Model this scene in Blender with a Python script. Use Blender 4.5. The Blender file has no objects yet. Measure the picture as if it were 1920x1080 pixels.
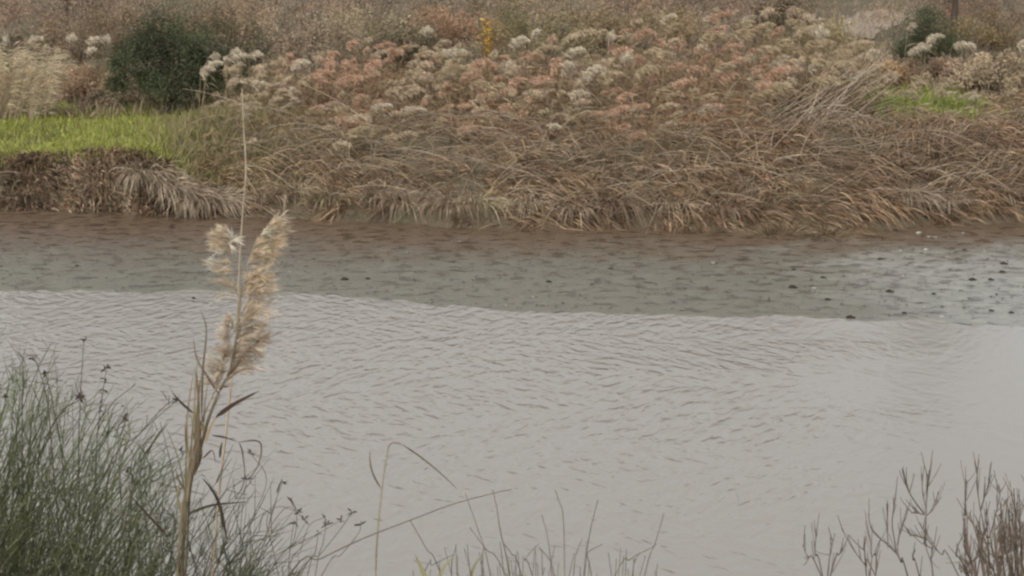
import bpy, math, random
import numpy as np
from math import radians, sin, cos, tan, atan, pi

# ------------------------------------------------------------------ camera, sky, sun, exposure
SC = bpy.context.scene
COL = SC.collection
PITCH = radians(11.5)
CAM_H = 4.0
FPX = 3045.0                      # focal length in photograph pixels
cam_d = bpy.data.cameras.new('camera')
cam_d.sensor_width = 36.0
cam_d.lens = FPX / 1920.0 * 36.0
cam_d.clip_start = 0.05
cam_d.clip_end = 3000
cam_d.dof.use_dof = True
cam_d.dof.focus_distance = 11.0
cam_d.dof.aperture_fstop = 13.0
cam = bpy.data.objects.new('camera', cam_d)
COL.objects.link(cam)
cam.location = (0, 0, CAM_H)
cam.rotation_euler = (pi / 2 - PITCH, 0, 0)
SC.camera = cam

SUN_ELEV, SUN_ROT = radians(46), radians(200)      # soft light from behind the camera
world = bpy.data.worlds.new('World')
SC.world = world
world.use_nodes = True
wn = world.node_tree
wn.nodes.clear()
w_out = wn.nodes.new('ShaderNodeOutputWorld')
w_bg = wn.nodes.new('ShaderNodeBackground')
w_hs = wn.nodes.new('ShaderNodeHueSaturation')
w_sky = wn.nodes.new('ShaderNodeTexSky')
w_sky.sky_type = 'NISHITA'
w_sky.sun_disc = False
w_sky.sun_elevation = SUN_ELEV
w_sky.sun_rotation = SUN_ROT
w_sky.air_density = 1.0
w_sky.dust_density = 4.0
w_sky.ozone_density = 1.0
w_hs.inputs['Saturation'].default_value = 0.12     # overcast: the blue is washed out
w_bg.inputs['Strength'].default_value = 0.10
wn.links.new(w_sky.outputs[0], w_hs.inputs['Color'])
wn.links.new(w_hs.outputs[0], w_bg.inputs['Color'])
wn.links.new(w_bg.outputs[0], w_out.inputs['Surface'])
sun_d = bpy.data.lights.new('sun', 'SUN')
sun_d.energy = 1.0
sun_d.angle = radians(25)
sun_d.color = (1.0, 0.95, 0.88)
sun = bpy.data.objects.new('sun', sun_d)
COL.objects.link(sun)
sun.rotation_euler = (pi / 2 - SUN_ELEV, 0, radians(-20))
SC.view_settings.view_transform = 'Standard'
SC.view_settings.look = 'None'
SC.view_settings.gamma = 1.0
SC.view_settings.exposure = 0.86
SC.render.engine = 'CYCLES'
SC.cycles.use_denoising = True
SC.cycles.filter_width = 2.4
SC.cycles.max_bounces = 5
SC.cycles.diffuse_bounces = 3
SC.cycles.transparent_max_bounces = 8

rng = np.random.default_rng(7)
random.seed(7)

# ------------------------------------------------------------------ helpers
def lerp(a, b, t): return a + (b - a) * t
def interp(x, pts):
    xs, ys = zip(*pts)
    return np.interp(x, xs, ys)
def sstep(a, b, x):
    t = np.clip((np.asarray(x, float) - a) / (b - a), 0, 1)
    return t * t * (3 - 2 * t)

def at(px, py, Y):
    """Point seen at photo pixel (px, py) standing at distance Y (world y)."""
    px = np.asarray(px, float); py = np.asarray(py, float); Y = np.asarray(Y, float)
    cx = (px - 960) / FPX; cy = (540 - py) / FPX
    dy = cos(PITCH) + cy * sin(PITCH); dz = -sin(PITCH) + cy * cos(PITCH)
    k = Y / dy
    return np.stack(np.broadcast_arrays(cx * k, Y, CAM_H + dz * k), -1)
def col_x(px, Y): return (px - 960) / FPX * Y * 1.0
def px_of(x, Y): return 960 + x / Y * FPX

def vnoise(x, y, s, seed=0):
    """smooth value noise in numpy"""
    x = np.asarray(x, float) * s; y = np.asarray(y, float) * s
    xi = np.floor(x); yi = np.floor(y); fx = x - xi; fy = y - yi
    fx = fx * fx * (3 - 2 * fx); fy = fy * fy * (3 - 2 * fy)
    def h(a, b):
        v = np.sin(a * 127.1 + b * 311.7 + seed * 74.7) * 43758.5453
        return v - np.floor(v)
    return lerp(lerp(h(xi, yi), h(xi + 1, yi), fx), lerp(h(xi, yi + 1), h(xi + 1, yi + 1), fx), fy) * 2 - 1

class Geo:
    def __init__(s): s.v = []; s.f3 = []; s.f4 = []; s.c = []; s.n = 0
    def add(s, v, f4=None, f3=None, c=None):
        v = np.asarray(v, np.float32).reshape(-1, 3)
        if f4 is not None and len(f4): s.f4.append(np.asarray(f4, np.int64) + s.n)
        if f3 is not None and len(f3): s.f3.append(np.asarray(f3, np.int64) + s.n)
        if c is None: c = np.ones((len(v), 3)) * .3
        c = np.broadcast_to(np.asarray(c, np.float32), (len(v), 3))
        s.v.append(v); s.c.append(c); s.n += len(v)
    def mesh(s, name, mat, smooth=True):
        me = bpy.data.meshes.new(name)
        v = np.concatenate(s.v)
        f4 = np.concatenate(s.f4) if s.f4 else np.zeros((0, 4), np.int64)
        f3 = np.concatenate(s.f3) if s.f3 else np.zeros((0, 3), np.int64)
        me.vertices.add(len(v)); me.vertices.foreach_set('co', v.ravel())
        li = np.concatenate([f4.ravel(), f3.ravel()]).astype(np.int32)
        me.loops.add(len(li)); me.loops.foreach_set('vertex_index', li)
        tot = np.concatenate([np.full(len(f4), 4), np.full(len(f3), 3)]).astype(np.int32)
        st = np.concatenate([[0], np.cumsum(tot)[:-1]]).astype(np.int32)
        me.polygons.add(len(tot))
        me.polygons.foreach_set('loop_start', st)
        me.polygons.foreach_set('loop_total', tot)
        me.polygons.foreach_set('use_smooth', np.full(len(tot), smooth))
        ca = me.color_attributes.new('tint', 'FLOAT_COLOR', 'POINT')
        cc = np.ones((len(v), 4), np.float32); cc[:, :3] = np.concatenate(s.c)
        ca.data.foreach_set('color', cc.ravel())
        me.update(calc_edges=True)
        me.materials.append(mat)
        return me
    def obj(s, name, mat, parent=None, smooth=True):
        o = bpy.data.objects.new(name, s.mesh(name, mat, smooth))
        COL.objects.link(o)
        if parent is not None: o.parent = parent
        return o

def tag(o, label=None, cat=None, group=None, kind=None):
    if label: o['label'] = label
    if cat: o['category'] = cat
    if group: o['group'] = group
    if kind: o['kind'] = kind
    return o
def empty(name, loc, label, cat, group=None):
    o = bpy.data.objects.new(name, None); COL.objects.link(o)
    o.empty_display_size = 0.1
    o.location = [float(q) for q in loc]
    return tag(o, label, cat, group)
def copy_tree(o, parent=None):
    c = o.copy(); COL.objects.link(c); c.parent = parent
    for ch in list(o.children): copy_tree(ch, c)
    return c

def nrm(v): return v / np.maximum(np.linalg.norm(v, axis=-1, keepdims=True), 1e-9)

def arc(P0, D, L, droop, k):
    """n centrelines of k+1 points, bending under gravity."""
    t = np.linspace(0, 1, k + 1)[None, :, None]
    L = np.asarray(L, float).reshape(-1, 1, 1); dr = np.asarray(droop, float).reshape(-1, 1, 1)
    P = P0[:, None, :] + nrm(D)[:, None, :] * L * t
    P = P + np.array([0, 0, -1.0]) * dr * L * t * t
    return P
def ribbon(g, C, W, col, taper=0.8, side=None, base_t=0.25):
    """flat leaf blades along centrelines C (n,k+1,3)"""
    n, k1, _ = C.shape
    T = nrm(np.gradient(C, axis=1))
    if side is None:
        side = rng.normal(size=(n, 3))
    S = nrm(np.cross(T, np.broadcast_to(side[:, None, :], T.shape)))
    t = np.linspace(0, 1, k1)
    prof = np.minimum(1, (t + .05) / base_t) * (1 - t ** 2 * taper) * np.where(t == 1, .25, 1)
    w = np.asarray(W, float).reshape(-1, 1) * prof[None, :] * .5
    V = np.stack([C - S * w[..., None], C + S * w[..., None]], 2)      # n,k1,2,3
    idx = np.arange(n * k1 * 2).reshape(n, k1, 2)
    f = np.stack([idx[:, :-1, 0], idx[:, :-1, 1], idx[:, 1:, 1], idx[:, 1:, 0]], -1).reshape(-1, 4)
    c = np.broadcast_to(np.asarray(col, float), (n, 3)) if np.ndim(col) > 0 else col
    c = np.repeat(c, k1 * 2, axis=0)
    g.add(V.reshape(-1, 3), f, None, c)
def tube(g, C, R, col, sides=4):
    """round stems along centrelines C (n,k+1,3) with radii R (n,k+1)"""
    n, k1, _ = C.shape
    T = nrm(np.gradient(C, axis=1))
    ref = np.where(np.abs(T[..., 2:3]) > .9, np.array([1., 0, 0]), np.array([0, 0, 1.]))
    A = nrm(np.cross(T, ref)); B = np.cross(T, A)
    R = np.broadcast_to(np.asarray(R, float), (n, k1))
    a = np.arange(sides) * 2 * pi / sides
    V = C[:, :, None, :] + R[..., None, None] * (A[:, :, None, :] * np.cos(a)[None, None, :, None] + B[:, :, None, :] * np.sin(a)[None, None, :, None])
    idx = np.arange(n * k1 * sides).reshape(n, k1, sides)
    nx = np.roll(idx, -1, axis=2)
    f = np.stack([idx[:, :-1], nx[:, :-1], nx[:, 1:], idx[:, 1:]], -1).reshape(-1, 4)
    c = np.repeat(np.broadcast_to(np.asarray(col, float), (n, 3)), k1 * sides, axis=0)
    g.add(V.reshape(-1, 3), f, None, c)
def smooth_path(P, per=5):
    """Catmull-Rom through points"""
    P = np.asarray(P, float)
    if len(P) == 2: return np.linspace(P[0], P[1], per + 1)
    Q = np.vstack([2 * P[0] - P[1], P, 2 * P[-1] - P[-2]])
    out = []
    for i in range(1, len(Q) - 2):
        for t in np.linspace(0, 1, per, endpoint=False):
            a, b, c, d = Q[i - 1], Q[i], Q[i + 1], Q[i + 2]
            out.append(.5 * (2 * b + (c - a) * t + (2 * a - 5 * b + 4 * c - d) * t * t + (3 * b - a - 3 * c + d) * t ** 3))
    out.append(P[-1])
    return np.array(out)
def path_tube(g, P, r0, r1, col, sides=6, per=5, nodes=False):
    C = smooth_path(P, per)[None]
    R = np.linspace(r0, r1, C.shape[1])[None]
    if nodes: R = R * (1 + .12 * (rng.random(R.shape) > .75))
    tube(g, C, R, col, sides)
    return C[0]
def lump(g, c, r, col, seed=0, nu=12, nv=7, rough=.3):
    u = np.linspace(0, 2 * pi, nu, endpoint=False); v = np.linspace(.05, pi - .05, nv)
    U, V = np.meshgrid(u, v)
    d = np.stack([np.cos(U) * np.sin(V), np.sin(U) * np.sin(V), np.cos(V)], -1)
    rr = 1 + rough * (vnoise(d[..., 0] * 2 + seed, d[..., 1] * 2 + d[..., 2] * 3, 1.3, seed))
    P = np.asarray(c) + d * rr[..., None] * np.asarray(r)
    idx = np.arange(nu * nv).reshape(nv, nu)
    nx = np.roll(idx, -1, 1)
    f = np.stack([idx[:-1], idx[1:], nx[1:], nx[:-1]], -1).reshape(-1, 4)
    g.add(P.reshape(-1, 3), f, None, col)
    ca = np.array([idx[0], idx[-1]]); 
    for row, z in ((idx[0], 1), (idx[-1], -1)):
        pass
def jitter(col, n, a=.18, h=.05):
    c = np.asarray(col, float)[None] * (1 + rng.normal(0, a, (n, 1))) * (1 + rng.normal(0, h, (n, 3)))
    return np.clip(c, .01, .9)
def pick(cols, weights, n, a=.15):
    i = rng.choice(len(cols), n, p=np.array(weights) / sum(weights))
    return np.clip(np.array(cols)[i] * (1 + rng.normal(0, a, (n, 1))), .01, .9)

# ------------------------------------------------------------------ materials
def mat_new(name):
    m = bpy.data.materials.new(name); m.use_nodes = True
    nt = m.node_tree; b = nt.nodes['Principled BSDF']
    return m, nt, b
def mat_tint(name, rough=.75, spec=.25, var=.25, scale=6.0, trans=0.0):
    """plant material: each blade's own colour, broken by fine procedural mottling"""
    m, nt, b = mat_new(name)
    at_ = nt.nodes.new('ShaderNodeAttribute'); at_.attribute_name = 'tint'
    ge = nt.nodes.new('ShaderNodeNewGeometry')
    no = nt.nodes.new('ShaderNodeTexNoise'); no.inputs['Scale'].default_value = scale; no.inputs['Detail'].default_value = 4
    nt.links.new(ge.outputs['Position'], no.inputs['Vector'])
    mr = nt.nodes.new('ShaderNodeMapRange')
    mr.inputs['From Min'].default_value = .3; mr.inputs['From Max'].default_value = .7
    mr.inputs['To Min'].default_value = 1 - var; mr.inputs['To Max'].default_value = 1 + var
    nt.links.new(no.outputs['Fac'], mr.inputs['Value'])
    mx = nt.nodes.new('ShaderNodeVectorMath'); mx.operation = 'SCALE'
    nt.links.new(at_.outputs['Color'], mx.inputs[0]); nt.links.new(mr.outputs[0], mx.inputs['Scale'])
    nt.links.new(mx.outputs[0], b.inputs['Base Color'])
    b.inputs['Roughness'].default_value = rough
    b.inputs['Specular IOR Level'].default_value = spec
    if trans > 0:
        tr = nt.nodes.new('ShaderNodeBsdfTranslucent')
        nt.links.new(mx.outputs[0], tr.inputs['Color'])
        ms = nt.nodes.new('ShaderNodeMixShader'); ms.inputs[0].default_value = trans
        nt.links.new(b.outputs[0], ms.inputs[1]); nt.links.new(tr.outputs[0], ms.inputs[2])
        nt.links.new(ms.outputs[0], nt.nodes['Material Output'].inputs['Surface'])
    return m
M_leaf = mat_tint('dry_leaf', trans=.25)
M_plume = mat_tint('plume_fluff', rough=.9, spec=.1, trans=.5, scale=25)
M_stem = mat_tint('reed_stem', rough=.55, spec=.4, scale=12)
M_green = mat_tint('green_leaf', rough=.65, trans=.3, scale=3)
M_bark = mat_tint('bark', rough=.9, spec=.15, scale=20)

def mat_ground():
    m, nt, b = mat_new('bank_soil')
    ge = nt.nodes.new('ShaderNodeNewGeometry')
    def noise(scale, detail=6):
        n = nt.nodes.new('ShaderNodeTexNoise'); n.inputs['Scale'].default_value = scale; n.inputs['Detail'].default_value = detail
        n.inputs['Roughness'].default_value = .65
        nt.links.new(ge.outputs['Position'], n.inputs['Vector']); return n
    n1 = noise(.16, 4); n2 = noise(1.3); n3 = noise(14)
    r1 = nt.nodes.new('ShaderNodeValToRGB')
    e = r1.color_ramp.elements
    e[0].position = .34; e[0].color = (.075, .055, .036, 1)
    e[1].position = .66; e[1].color = (.20, .155, .10, 1)
    x = e.new(.5); x.color = (.135, .115, .065, 1)
    nt.links.new(n2.outputs['Fac'], r1.inputs[0])
    r2 = nt.nodes.new('ShaderNodeValToRGB')
    r2.color_ramp.elements[0].position = .42; r2.color_ramp.elements[1].position = .6
    nt.links.new(n1.outputs['Fac'], r2.inputs[0])
    mx = nt.nodes.new('ShaderNodeMix'); mx.data_type = 'RGBA'
    mx.inputs[7].default_value = (.125, .095, .058, 1)
    nt.links.new(r2.outputs[0], mx.inputs[0]); nt.links.new(r1.outputs[0], mx.inputs[6])
    mu = nt.nodes.new('ShaderNodeMix'); mu.data_type = 'RGBA'; mu.blend_type = 'MULTIPLY'; mu.inputs[0].default_value = .6
    nt.links.new(mx.outputs[2], mu.inputs[6]); nt.links.new(n3.outputs['Fac'], mu.inputs[7])
    nt.links.new(mu.outputs[2], b.inputs['Base Color'])
    b.inputs['Roughness'].default_value = .9
    bu = nt.nodes.new('ShaderNodeBump'); bu.inputs['Strength'].default_value = .6; bu.inputs['Distance'].default_value = .05
    nt.links.new(n3.outputs['Fac'], bu.inputs['Height']); nt.links.new(bu.outputs[0], b.inputs['Normal'])
    return m
M_ground = mat_ground()

def ripple_heights(nt, ge):
    """two crossing trains of short wind ripples plus a slow patchiness"""
    def train(ang, sx, sy, det, w=0.0, seed=0.0):
        mp = nt.nodes.new('ShaderNodeMapping'); mp.vector_type = 'TEXTURE'
        mp.inputs['Rotation'].default_value = (0, 0, radians(ang))
        mp.inputs['Scale'].default_value = (sx, sy, 1)
        mp.inputs['Location'].default_value = (seed, seed * .7, 0)
        nt.links.new(ge.outputs['Position'], mp.inputs['Vector'])
        n = nt.nodes.new('ShaderNodeTexNoise'); n.inputs['Scale'].default_value = 1.0; n.inputs['Detail'].default_value = det
        n.inputs['Roughness'].default_value = .45
        n.inputs['Distortion'].default_value = w
        nt.links.new(mp.outputs[0], n.inputs['Vector'])
        return n
    return train
def mat_water():
    m, nt, b = mat_new('pond_water')
    ge = nt.nodes.new('ShaderNodeNewGeometry')
    train = ripple_heights(nt, ge)
    # crest lines run along the long (second) axis
    a = train(-30, .13, .27, 2.2, .5, 3.1)
    c = train(40, .13, .27, 2.2, .5, 9.7)
    f = train(-12, .06, .13, 1.0, 0, 5.0)
    patch = train(20, 3.2, 1.6, 2.0, .5, 1.3)
    pr = nt.nodes.new('ShaderNodeMapRange'); pr.inputs['From Min'].default_value = .38; pr.inputs['From Max'].default_value = .62
    nt.links.new(patch.outputs['Fac'], pr.inputs['Value'])
    mx = nt.nodes.new('ShaderNodeMix'); mx.data_type = 'FLOAT'
    nt.links.new(pr.outputs[0], mx.inputs[0]); nt.links.new(a.outputs['Fac'], mx.inputs[2]); nt.links.new(c.outputs['Fac'], mx.inputs[3])
    # add fine chop
    ad = nt.nodes.new('ShaderNodeMath'); ad.operation = 'MULTIPLY_ADD'; ad.inputs[1].default_value = .18
    nt.links.new(f.outputs['Fac'], ad.inputs[0]); nt.links.new(mx.outputs[0], ad.inputs[2])
    # calmer water to the right and near the bank
    sp = nt.nodes.new('ShaderNodeSeparateXYZ'); nt.links.new(ge.outputs['Position'], sp.inputs[0])
    big = train(0, 5, 2.5, 2, .5, 7.0)
    sx = nt.nodes.new('ShaderNodeMath'); sx.operation = 'MULTIPLY_ADD'; sx.inputs[1].default_value = 5.0
    nt.links.new(big.outputs['Fac'], sx.inputs[0]); nt.links.new(sp.outputs['X'], sx.inputs[2])
    cr = nt.nodes.new('ShaderNodeMapRange'); cr.interpolation_type = 'SMOOTHSTEP'
    cr.inputs['From Min'].default_value = 4.2; cr.inputs['From Max'].default_value = 7.2
    cr.inputs['To Min'].default_value = 1.0; cr.inputs['To Max'].default_value = .22
    nt.links.new(sx.outputs[0], cr.inputs['Value'])
    cy = nt.nodes.new('ShaderNodeMapRange'); cy.interpolation_type = 'SMOOTHSTEP'
    cy.inputs['From Min'].default_value = 18.6; cy.inputs['From Max'].default_value = 21.0
    cy.inputs['To Min'].default_value = 1.0; cy.inputs['To Max'].default_value = .04
    nt.links.new(sp.outputs['Y'], cy.inputs['Value'])
    st = nt.nodes.new('ShaderNodeMath'); st.operation = 'MULTIPLY'
    nt.links.new(cr.outputs[0], st.inputs[0]); nt.links.new(cy.outputs[0], st.inputs[1])
    yg = nt.nodes.new('ShaderNodeMapRange'); yg.inputs['From Min'].default_value = 10.0; yg.inputs['From Max'].default_value = 18.0
    yg.inputs['To Min'].default_value = .95; yg.inputs['To Max'].default_value = 1.5
    nt.links.new(sp.outputs['Y'], yg.inputs['Value'])
    s2 = nt.nodes.new('ShaderNodeMath'); s2.operation = 'MULTIPLY'
    nt.links.new(st.outputs[0], s2.inputs[0]); nt.links.new(yg.outputs[0], s2.inputs[1])
    hh = nt.nodes.new('ShaderNodeMath'); hh.operation = 'MULTIPLY'
    nt.links.new(ad.outputs[0], hh.inputs[0]); nt.links.new(s2.outputs[0], hh.inputs[1])
    bu = nt.nodes.new('ShaderNodeBump'); bu.inputs['Strength'].default_value = 1.0; bu.inputs['Distance'].default_value = .030
    nt.links.new(hh.outputs[0], bu.inputs['Height']); nt.links.new(bu.outputs[0], b.inputs['Normal'])
    b.inputs['Base Color'].default_value = (.250, .237, .213, 1)      # silty water
    b.inputs['Roughness'].default_value = .15
    b.inputs['IOR'].default_value = 1.333
    return m
M_water = mat_water()

def mat_scum():
    m, nt, b = mat_new('scum_film')
    ge = nt.nodes.new('ShaderNodeNewGeometry')
    train = ripple_heights(nt, ge)
    n1 = train(0, 1.1, .75, 6, .6, 2.0)
    n2 = train(6, .24, .21, 8, .3, 4.0)
    n3 = train(0, .035, .03, 3, 0, 6.0)
    sp = nt.nodes.new('ShaderNodeSeparateXYZ'); nt.links.new(ge.outputs['Position'], sp.inputs[0])
    # greener towards open water; the bank's brown reflection is painted in near shore
    gr = nt.nodes.new('ShaderNodeMath'); gr.operation = 'MULTIPLY_ADD'; gr.inputs[1].default_value = -4.0
    nt.links.new(n1.outputs['Fac'], gr.inputs[0]); nt.links.new(sp.outputs['Y'], gr.inputs[2])
    mr = nt.nodes.new('ShaderNodeMapRange'); mr.interpolation_type = 'SMOOTHSTEP'
    mr.inputs['From Min'].default_value = 18.2; mr.inputs['From Max'].default_value = 21.6
    nt.links.new(gr.outputs[0], mr.inputs['Value'])
    mx = nt.nodes.new('ShaderNodeMix'); mx.data_type = 'RGBA'
    mx.inputs[6].default_value = (.128, .122, .095, 1); mx.inputs[7].default_value = (.105, .074, .050, 1)
    nt.links.new(mr.outputs[0], mx.inputs[0])
    rx = nt.nodes.new('ShaderNodeMath'); rx.operation = 'MULTIPLY_ADD'; rx.inputs[1].default_value = 3.0
    nt.links.new(n1.outputs['Fac'], rx.inputs[0]); nt.links.new(sp.outputs['X'], rx.inputs[2])
    rm = nt.nodes.new('ShaderNodeMapRange'); rm.interpolation_type = 'SMOOTHSTEP'; rm.inputs['From Min'].default_value = 4.6; rm.inputs['From Max'].default_value = 7.2
    nt.links.new(rx.outputs[0], rm.inputs['Value'])
    ry = nt.nodes.new('ShaderNodeMath'); ry.operation = 'SUBTRACT'; ry.inputs[0].default_value = 1.0; ry.use_clamp = True
    nt.links.new(mr.outputs[0], ry.inputs[1])
    rr_ = nt.nodes.new('ShaderNodeMath'); rr_.operation = 'MULTIPLY'; nt.links.new(rm.outputs[0], rr_.inputs[0]); nt.links.new(ry.outputs[0], rr_.inputs[1])
    m2 = nt.nodes.new('ShaderNodeMix'); m2.data_type = 'RGBA'; m2.inputs[7].default_value = (.225, .222, .20, 1)  # sky glare at the right front, put into the colour as paler grey
    nt.links.new(rr_.outputs[0], m2.inputs[0]); nt.links.new(mx.outputs[2], m2.inputs[6])
    mx = m2
    r2 = nt.nodes.new('ShaderNodeValToRGB'); e = r2.color_ramp.elements
    e[0].position = .34; e[0].color = (.25, .25, .22, 1); e[1].position = .46; e[1].color = (1, 1, 1, 1)
    x = e.new(.54); x.color = (1, 1, 1, 1); x = e.new(.66); x.color = (1.35, 1.35, 1.3, 1)
    nt.links.new(n2.outputs['Fac'], r2.inputs[0])
    mu = nt.nodes.new('ShaderNodeMix'); mu.data_type = 'RGBA'; mu.blend_type = 'MULTIPLY'; mu.inputs[0].default_value = .7
    nt.links.new(mx.outputs[2], mu.inputs[6]); nt.links.new(r2.outputs[0], mu.inputs[7])
    nt.links.new(mu.outputs[2], b.inputs['Base Color'])
    ro = nt.nodes.new('ShaderNodeMapRange'); ro.inputs['From Min'].default_value = .3; ro.inputs['From Max'].default_value = .7
    ro.inputs['To Min'].default_value = .12; ro.inputs['To Max'].default_value = .5
    nt.links.new(n2.outputs['Fac'], ro.inputs['Value']); nt.links.new(ro.outputs[0], b.inputs['Roughness'])
    b.inputs['IOR'].default_value = 1.333
    ad = nt.nodes.new('ShaderNodeMath'); ad.operation = 'MULTIPLY_ADD'; ad.inputs[1].default_value = .3
    nt.links.new(n3.outputs['Fac'], ad.inputs[0]); nt.links.new(n2.outputs['Fac'], ad.inputs[2])
    bu = nt.nodes.new('ShaderNodeBump'); bu.inputs['Strength'].default_value = .5; bu.inputs['Distance'].default_value = .02
    nt.links.new(ad.outputs[0], bu.inputs['Height']); nt.links.new(bu.outputs[0], b.inputs['Normal'])
    return m
M_scum = mat_scum()

# ------------------------------------------------------------------ terrain
def shore_y(x):
    """y of the far waterline"""
    px = px_of(x, 25.0)
    v = interp(px, [(-400, 388), (0, 392), (230, 402), (420, 404), (620, 412), (900, 424), (1150, 424), (1400, 430), (1620, 432), (1750, 418), (1920, 414), (2400, 410)])
    ang = PITCH - np.arctan((540 - v) / FPX)
    return CAM_H / np.tan(ang) + .12 * vnoise(x, 0, 1.1, 3)
def ground_z(x, y):
    x = np.asarray(x, float); y = np.asarray(y, float)
    d = y - shore_y(x)
    px = px_of(x, 25.5)
    leftness = 1 - sstep(230, 460, px)
    cut = sstep(-.15, .55, d) * lerp(.78, .92, sstep(0, 150, px))
    slope = sstep(-.3, 3.2, d) * .85 + sstep(-.3, .35, d) * .20
    z = lerp(slope, cut, leftness)
    z = z + np.clip(d - 2, 0, 8) * .035 + np.clip(d - 12, 0, 60) * .012 + sstep(60, 170, d) * 5 + sstep(170, 900, d) * 22
    z = z + (vnoise(x, y, .35, 1) * .10 + vnoise(x, y, 1.1, 2) * .05) * sstep(.3, 4, d)
    z = np.where(d < -.3, -.9 + .85 * sstep(-4, -.3, d), z - .05 * (1 - sstep(-.3, 0, d)))
    near = 2.35 - sstep(0.5, 9.2, y) * 3.2 + vnoise(x, y, .8, 5) * .05
    near = np.where(y < .5, 2.35 + vnoise(x, y, .8, 5) * .05, near)
    return np.where(y < 14, np.maximum(near, -.9), z)

def ground_hit(px, v):
    for yy in np.arange(22.0, 140, .1):
        q = at(px, v, yy)
        if q[2] <= ground_z(q[0], q[1]): return q
    return at(px, v, 140)
xs = np.concatenate([-np.geomspace(1500, 16, 30), np.arange(-15.5, 15.6, .16), np.geomspace(16, 1500, 30)])
ys = np.concatenate([-np.geomspace(200, 5, 10), np.arange(-4, 10, .3), np.arange(10.3, 22, .8), np.arange(22.2, 38, .14), np.geomspace(38.2, 1500, 70)])
X, Y = np.meshgrid(xs, ys)
Z = ground_z(X, Y)
idx = np.arange(X.size).reshape(X.shape)
f = np.stack([idx[:-1, :-1], idx[:-1, 1:], idx[1:, 1:], idx[1:, :-1]], -1).reshape(-1, 4)
g = Geo(); g.add(np.stack([X, Y, Z], -1).reshape(-1, 3), f)
tag(g.obj('ground', M_ground), kind='structure')

g = Geo()
xs = np.linspace(-300, 300, 61); ys = np.linspace(2, 30, 9)
X, Y = np.meshgrid(xs, ys); idx = np.arange(X.size).reshape(X.shape)
f = np.stack([idx[:-1, :-1], idx[:-1, 1:], idx[1:, 1:], idx[1:, :-1]], -1).reshape(-1, 4)
g.add(np.stack([X, Y, X * 0], -1).reshape(-1, 3), f)
tag(g.obj('water', M_water), kind='structure')

# floating scum sheet between the rippled water and the far bank
def scum_front(x):
    px = px_of(x, 18.7)
    v = interp(px, [(-600, 540), (0, 545), (400, 548), (560, 552), (830, 568), (1000, 584), (1250, 592), (1600, 597), (1750, 606), (1920, 612), (2500, 622)])
    v = v + 4.5 * vnoise(x, 0, 1.3, 8) + 3 * vnoise(x, 0, 4.5, 9) + 2.5 * vnoise(x, 0, 13, 10)
    ang = PITCH - np.arctan((540 - v) / FPX)
    return CAM_H / np.tan(ang)
g = Geo()
xs = np.arange(-14, 14.01, .07); nt_ = 60
X = np.repeat(xs[None], nt_, 0)
T = np.linspace(0, 1, nt_)[:, None] ** 1.3
Y0 = scum_front(xs)[None]; Y1 = (shore_y(xs) + .04)[None]
Y = lerp(Y0, Y1, T)
Z = .006 + .004 * (vnoise(X, Y, 3, 2) + vnoise(X, Y, 9, 3) * .5)
Z[0] = -.01; Z = np.maximum(Z, np.where(T == 0, -.01, .003))
idx = np.arange(X.size).reshape(X.shape)
f = np.stack([idx[:-1, :-1], idx[:-1, 1:], idx[1:, 1:], idx[1:, :-1]], -1).reshape(-1, 4)
g.add(np.stack([X, Y, Z], -1).reshape(-1, 3), f)
tag(g.obj('floating_scum', M_scum), 'grey green film of scum and weed on the still water under the far bank', 'scum', kind='stuff')

# ------------------------------------------------------------------ palette (linear albedo)
STRAW = (.34, .265, .18); PALE = (.44, .365, .265); BROWN = (.185, .125, .085); OLIVE = (.215, .172, .098)
GREYB = (.26, .20, .15); PINK = (.40, .245, .175); GREEN = (.155, .185, .038); DARK = (.09, .062, .042)

# ------------------------------------------------------------------ grass on the left bank, right patch, far dry grass
def grass(name, n, area, h0, h1, cols, wts, label, mat, w=.012, keep=None):
    g = Geo()
    x, y = area(n)
    if keep is not None:
        m = keep(x, y); x = x[m]; y = y[m]
    n = len(x)
    P = np.stack([x, y, ground_z(x, y) - .02], -1)
    D = nrm(np.stack([rng.normal(.1, .35, n), rng.normal(-.1, .35, n), np.ones(n)], -1))
    L = rng.uniform(h0, h1, n) * (1 + .35 * vnoise(x, y, 1.2, 4))
    C = arc(P, D, L, rng.uniform(.1, .5, n), 3)
    ribbon(g, C, rng.uniform(.6, 1.3, n) * w, pick(cols, wts, n))
    return tag(g.obj(name, mat), label, 'grass', kind='stuff')
def a_left(n):
    px = rng.uniform(-300, 470, n); d = rng.random(n) ** 1.1 * 9 + .3
    x0 = (px - 960) / FPX * 27; y = shore_y(x0) + d
    return (px - 960) / FPX * y, y
grass('grass', 40000, a_left, .09, .27, [(.32, .345, .08), (.24, .28, .06), (.38, .35, .13)], [5, 3, 2],
      'bright green grass on top of the left bank', M_green, w=.016,
      keep=lambda x, y: (vnoise(x, y, .9, 11) > -.8) & (y < 33.0 + vnoise(x, y, .5, 6)))
def a_mid(n):
    px = rng.normal(430, 60, n); d = rng.random(n) * 4.5 + .2
    x0 = (px - 960) / FPX * 27; y = shore_y(x0) + d
    return (px - 960) / FPX * y, y
grass('olive_grass', 7000, a_mid, .25, .6, [(.23, .20, .10), (.27, .24, .11), (.30, .24, .15)], [4, 3, 2],
      'soft olive grass where the green bank runs into the reed bed', M_leaf, w=.014)
def a_right(n):
    px = rng.normal(1725, 62, n); y = rng.normal(31.2, 1.0, n)
    return (px - 960) / FPX * y, y
grass('grass', 9000, a_right, .18, .36, [(.30, .35, .09), (.22, .30, .07), (.36, .34, .13)], [5, 3, 2],
      'small bright green grass patch behind the dry reeds at right', M_green, w=.02)
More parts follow.
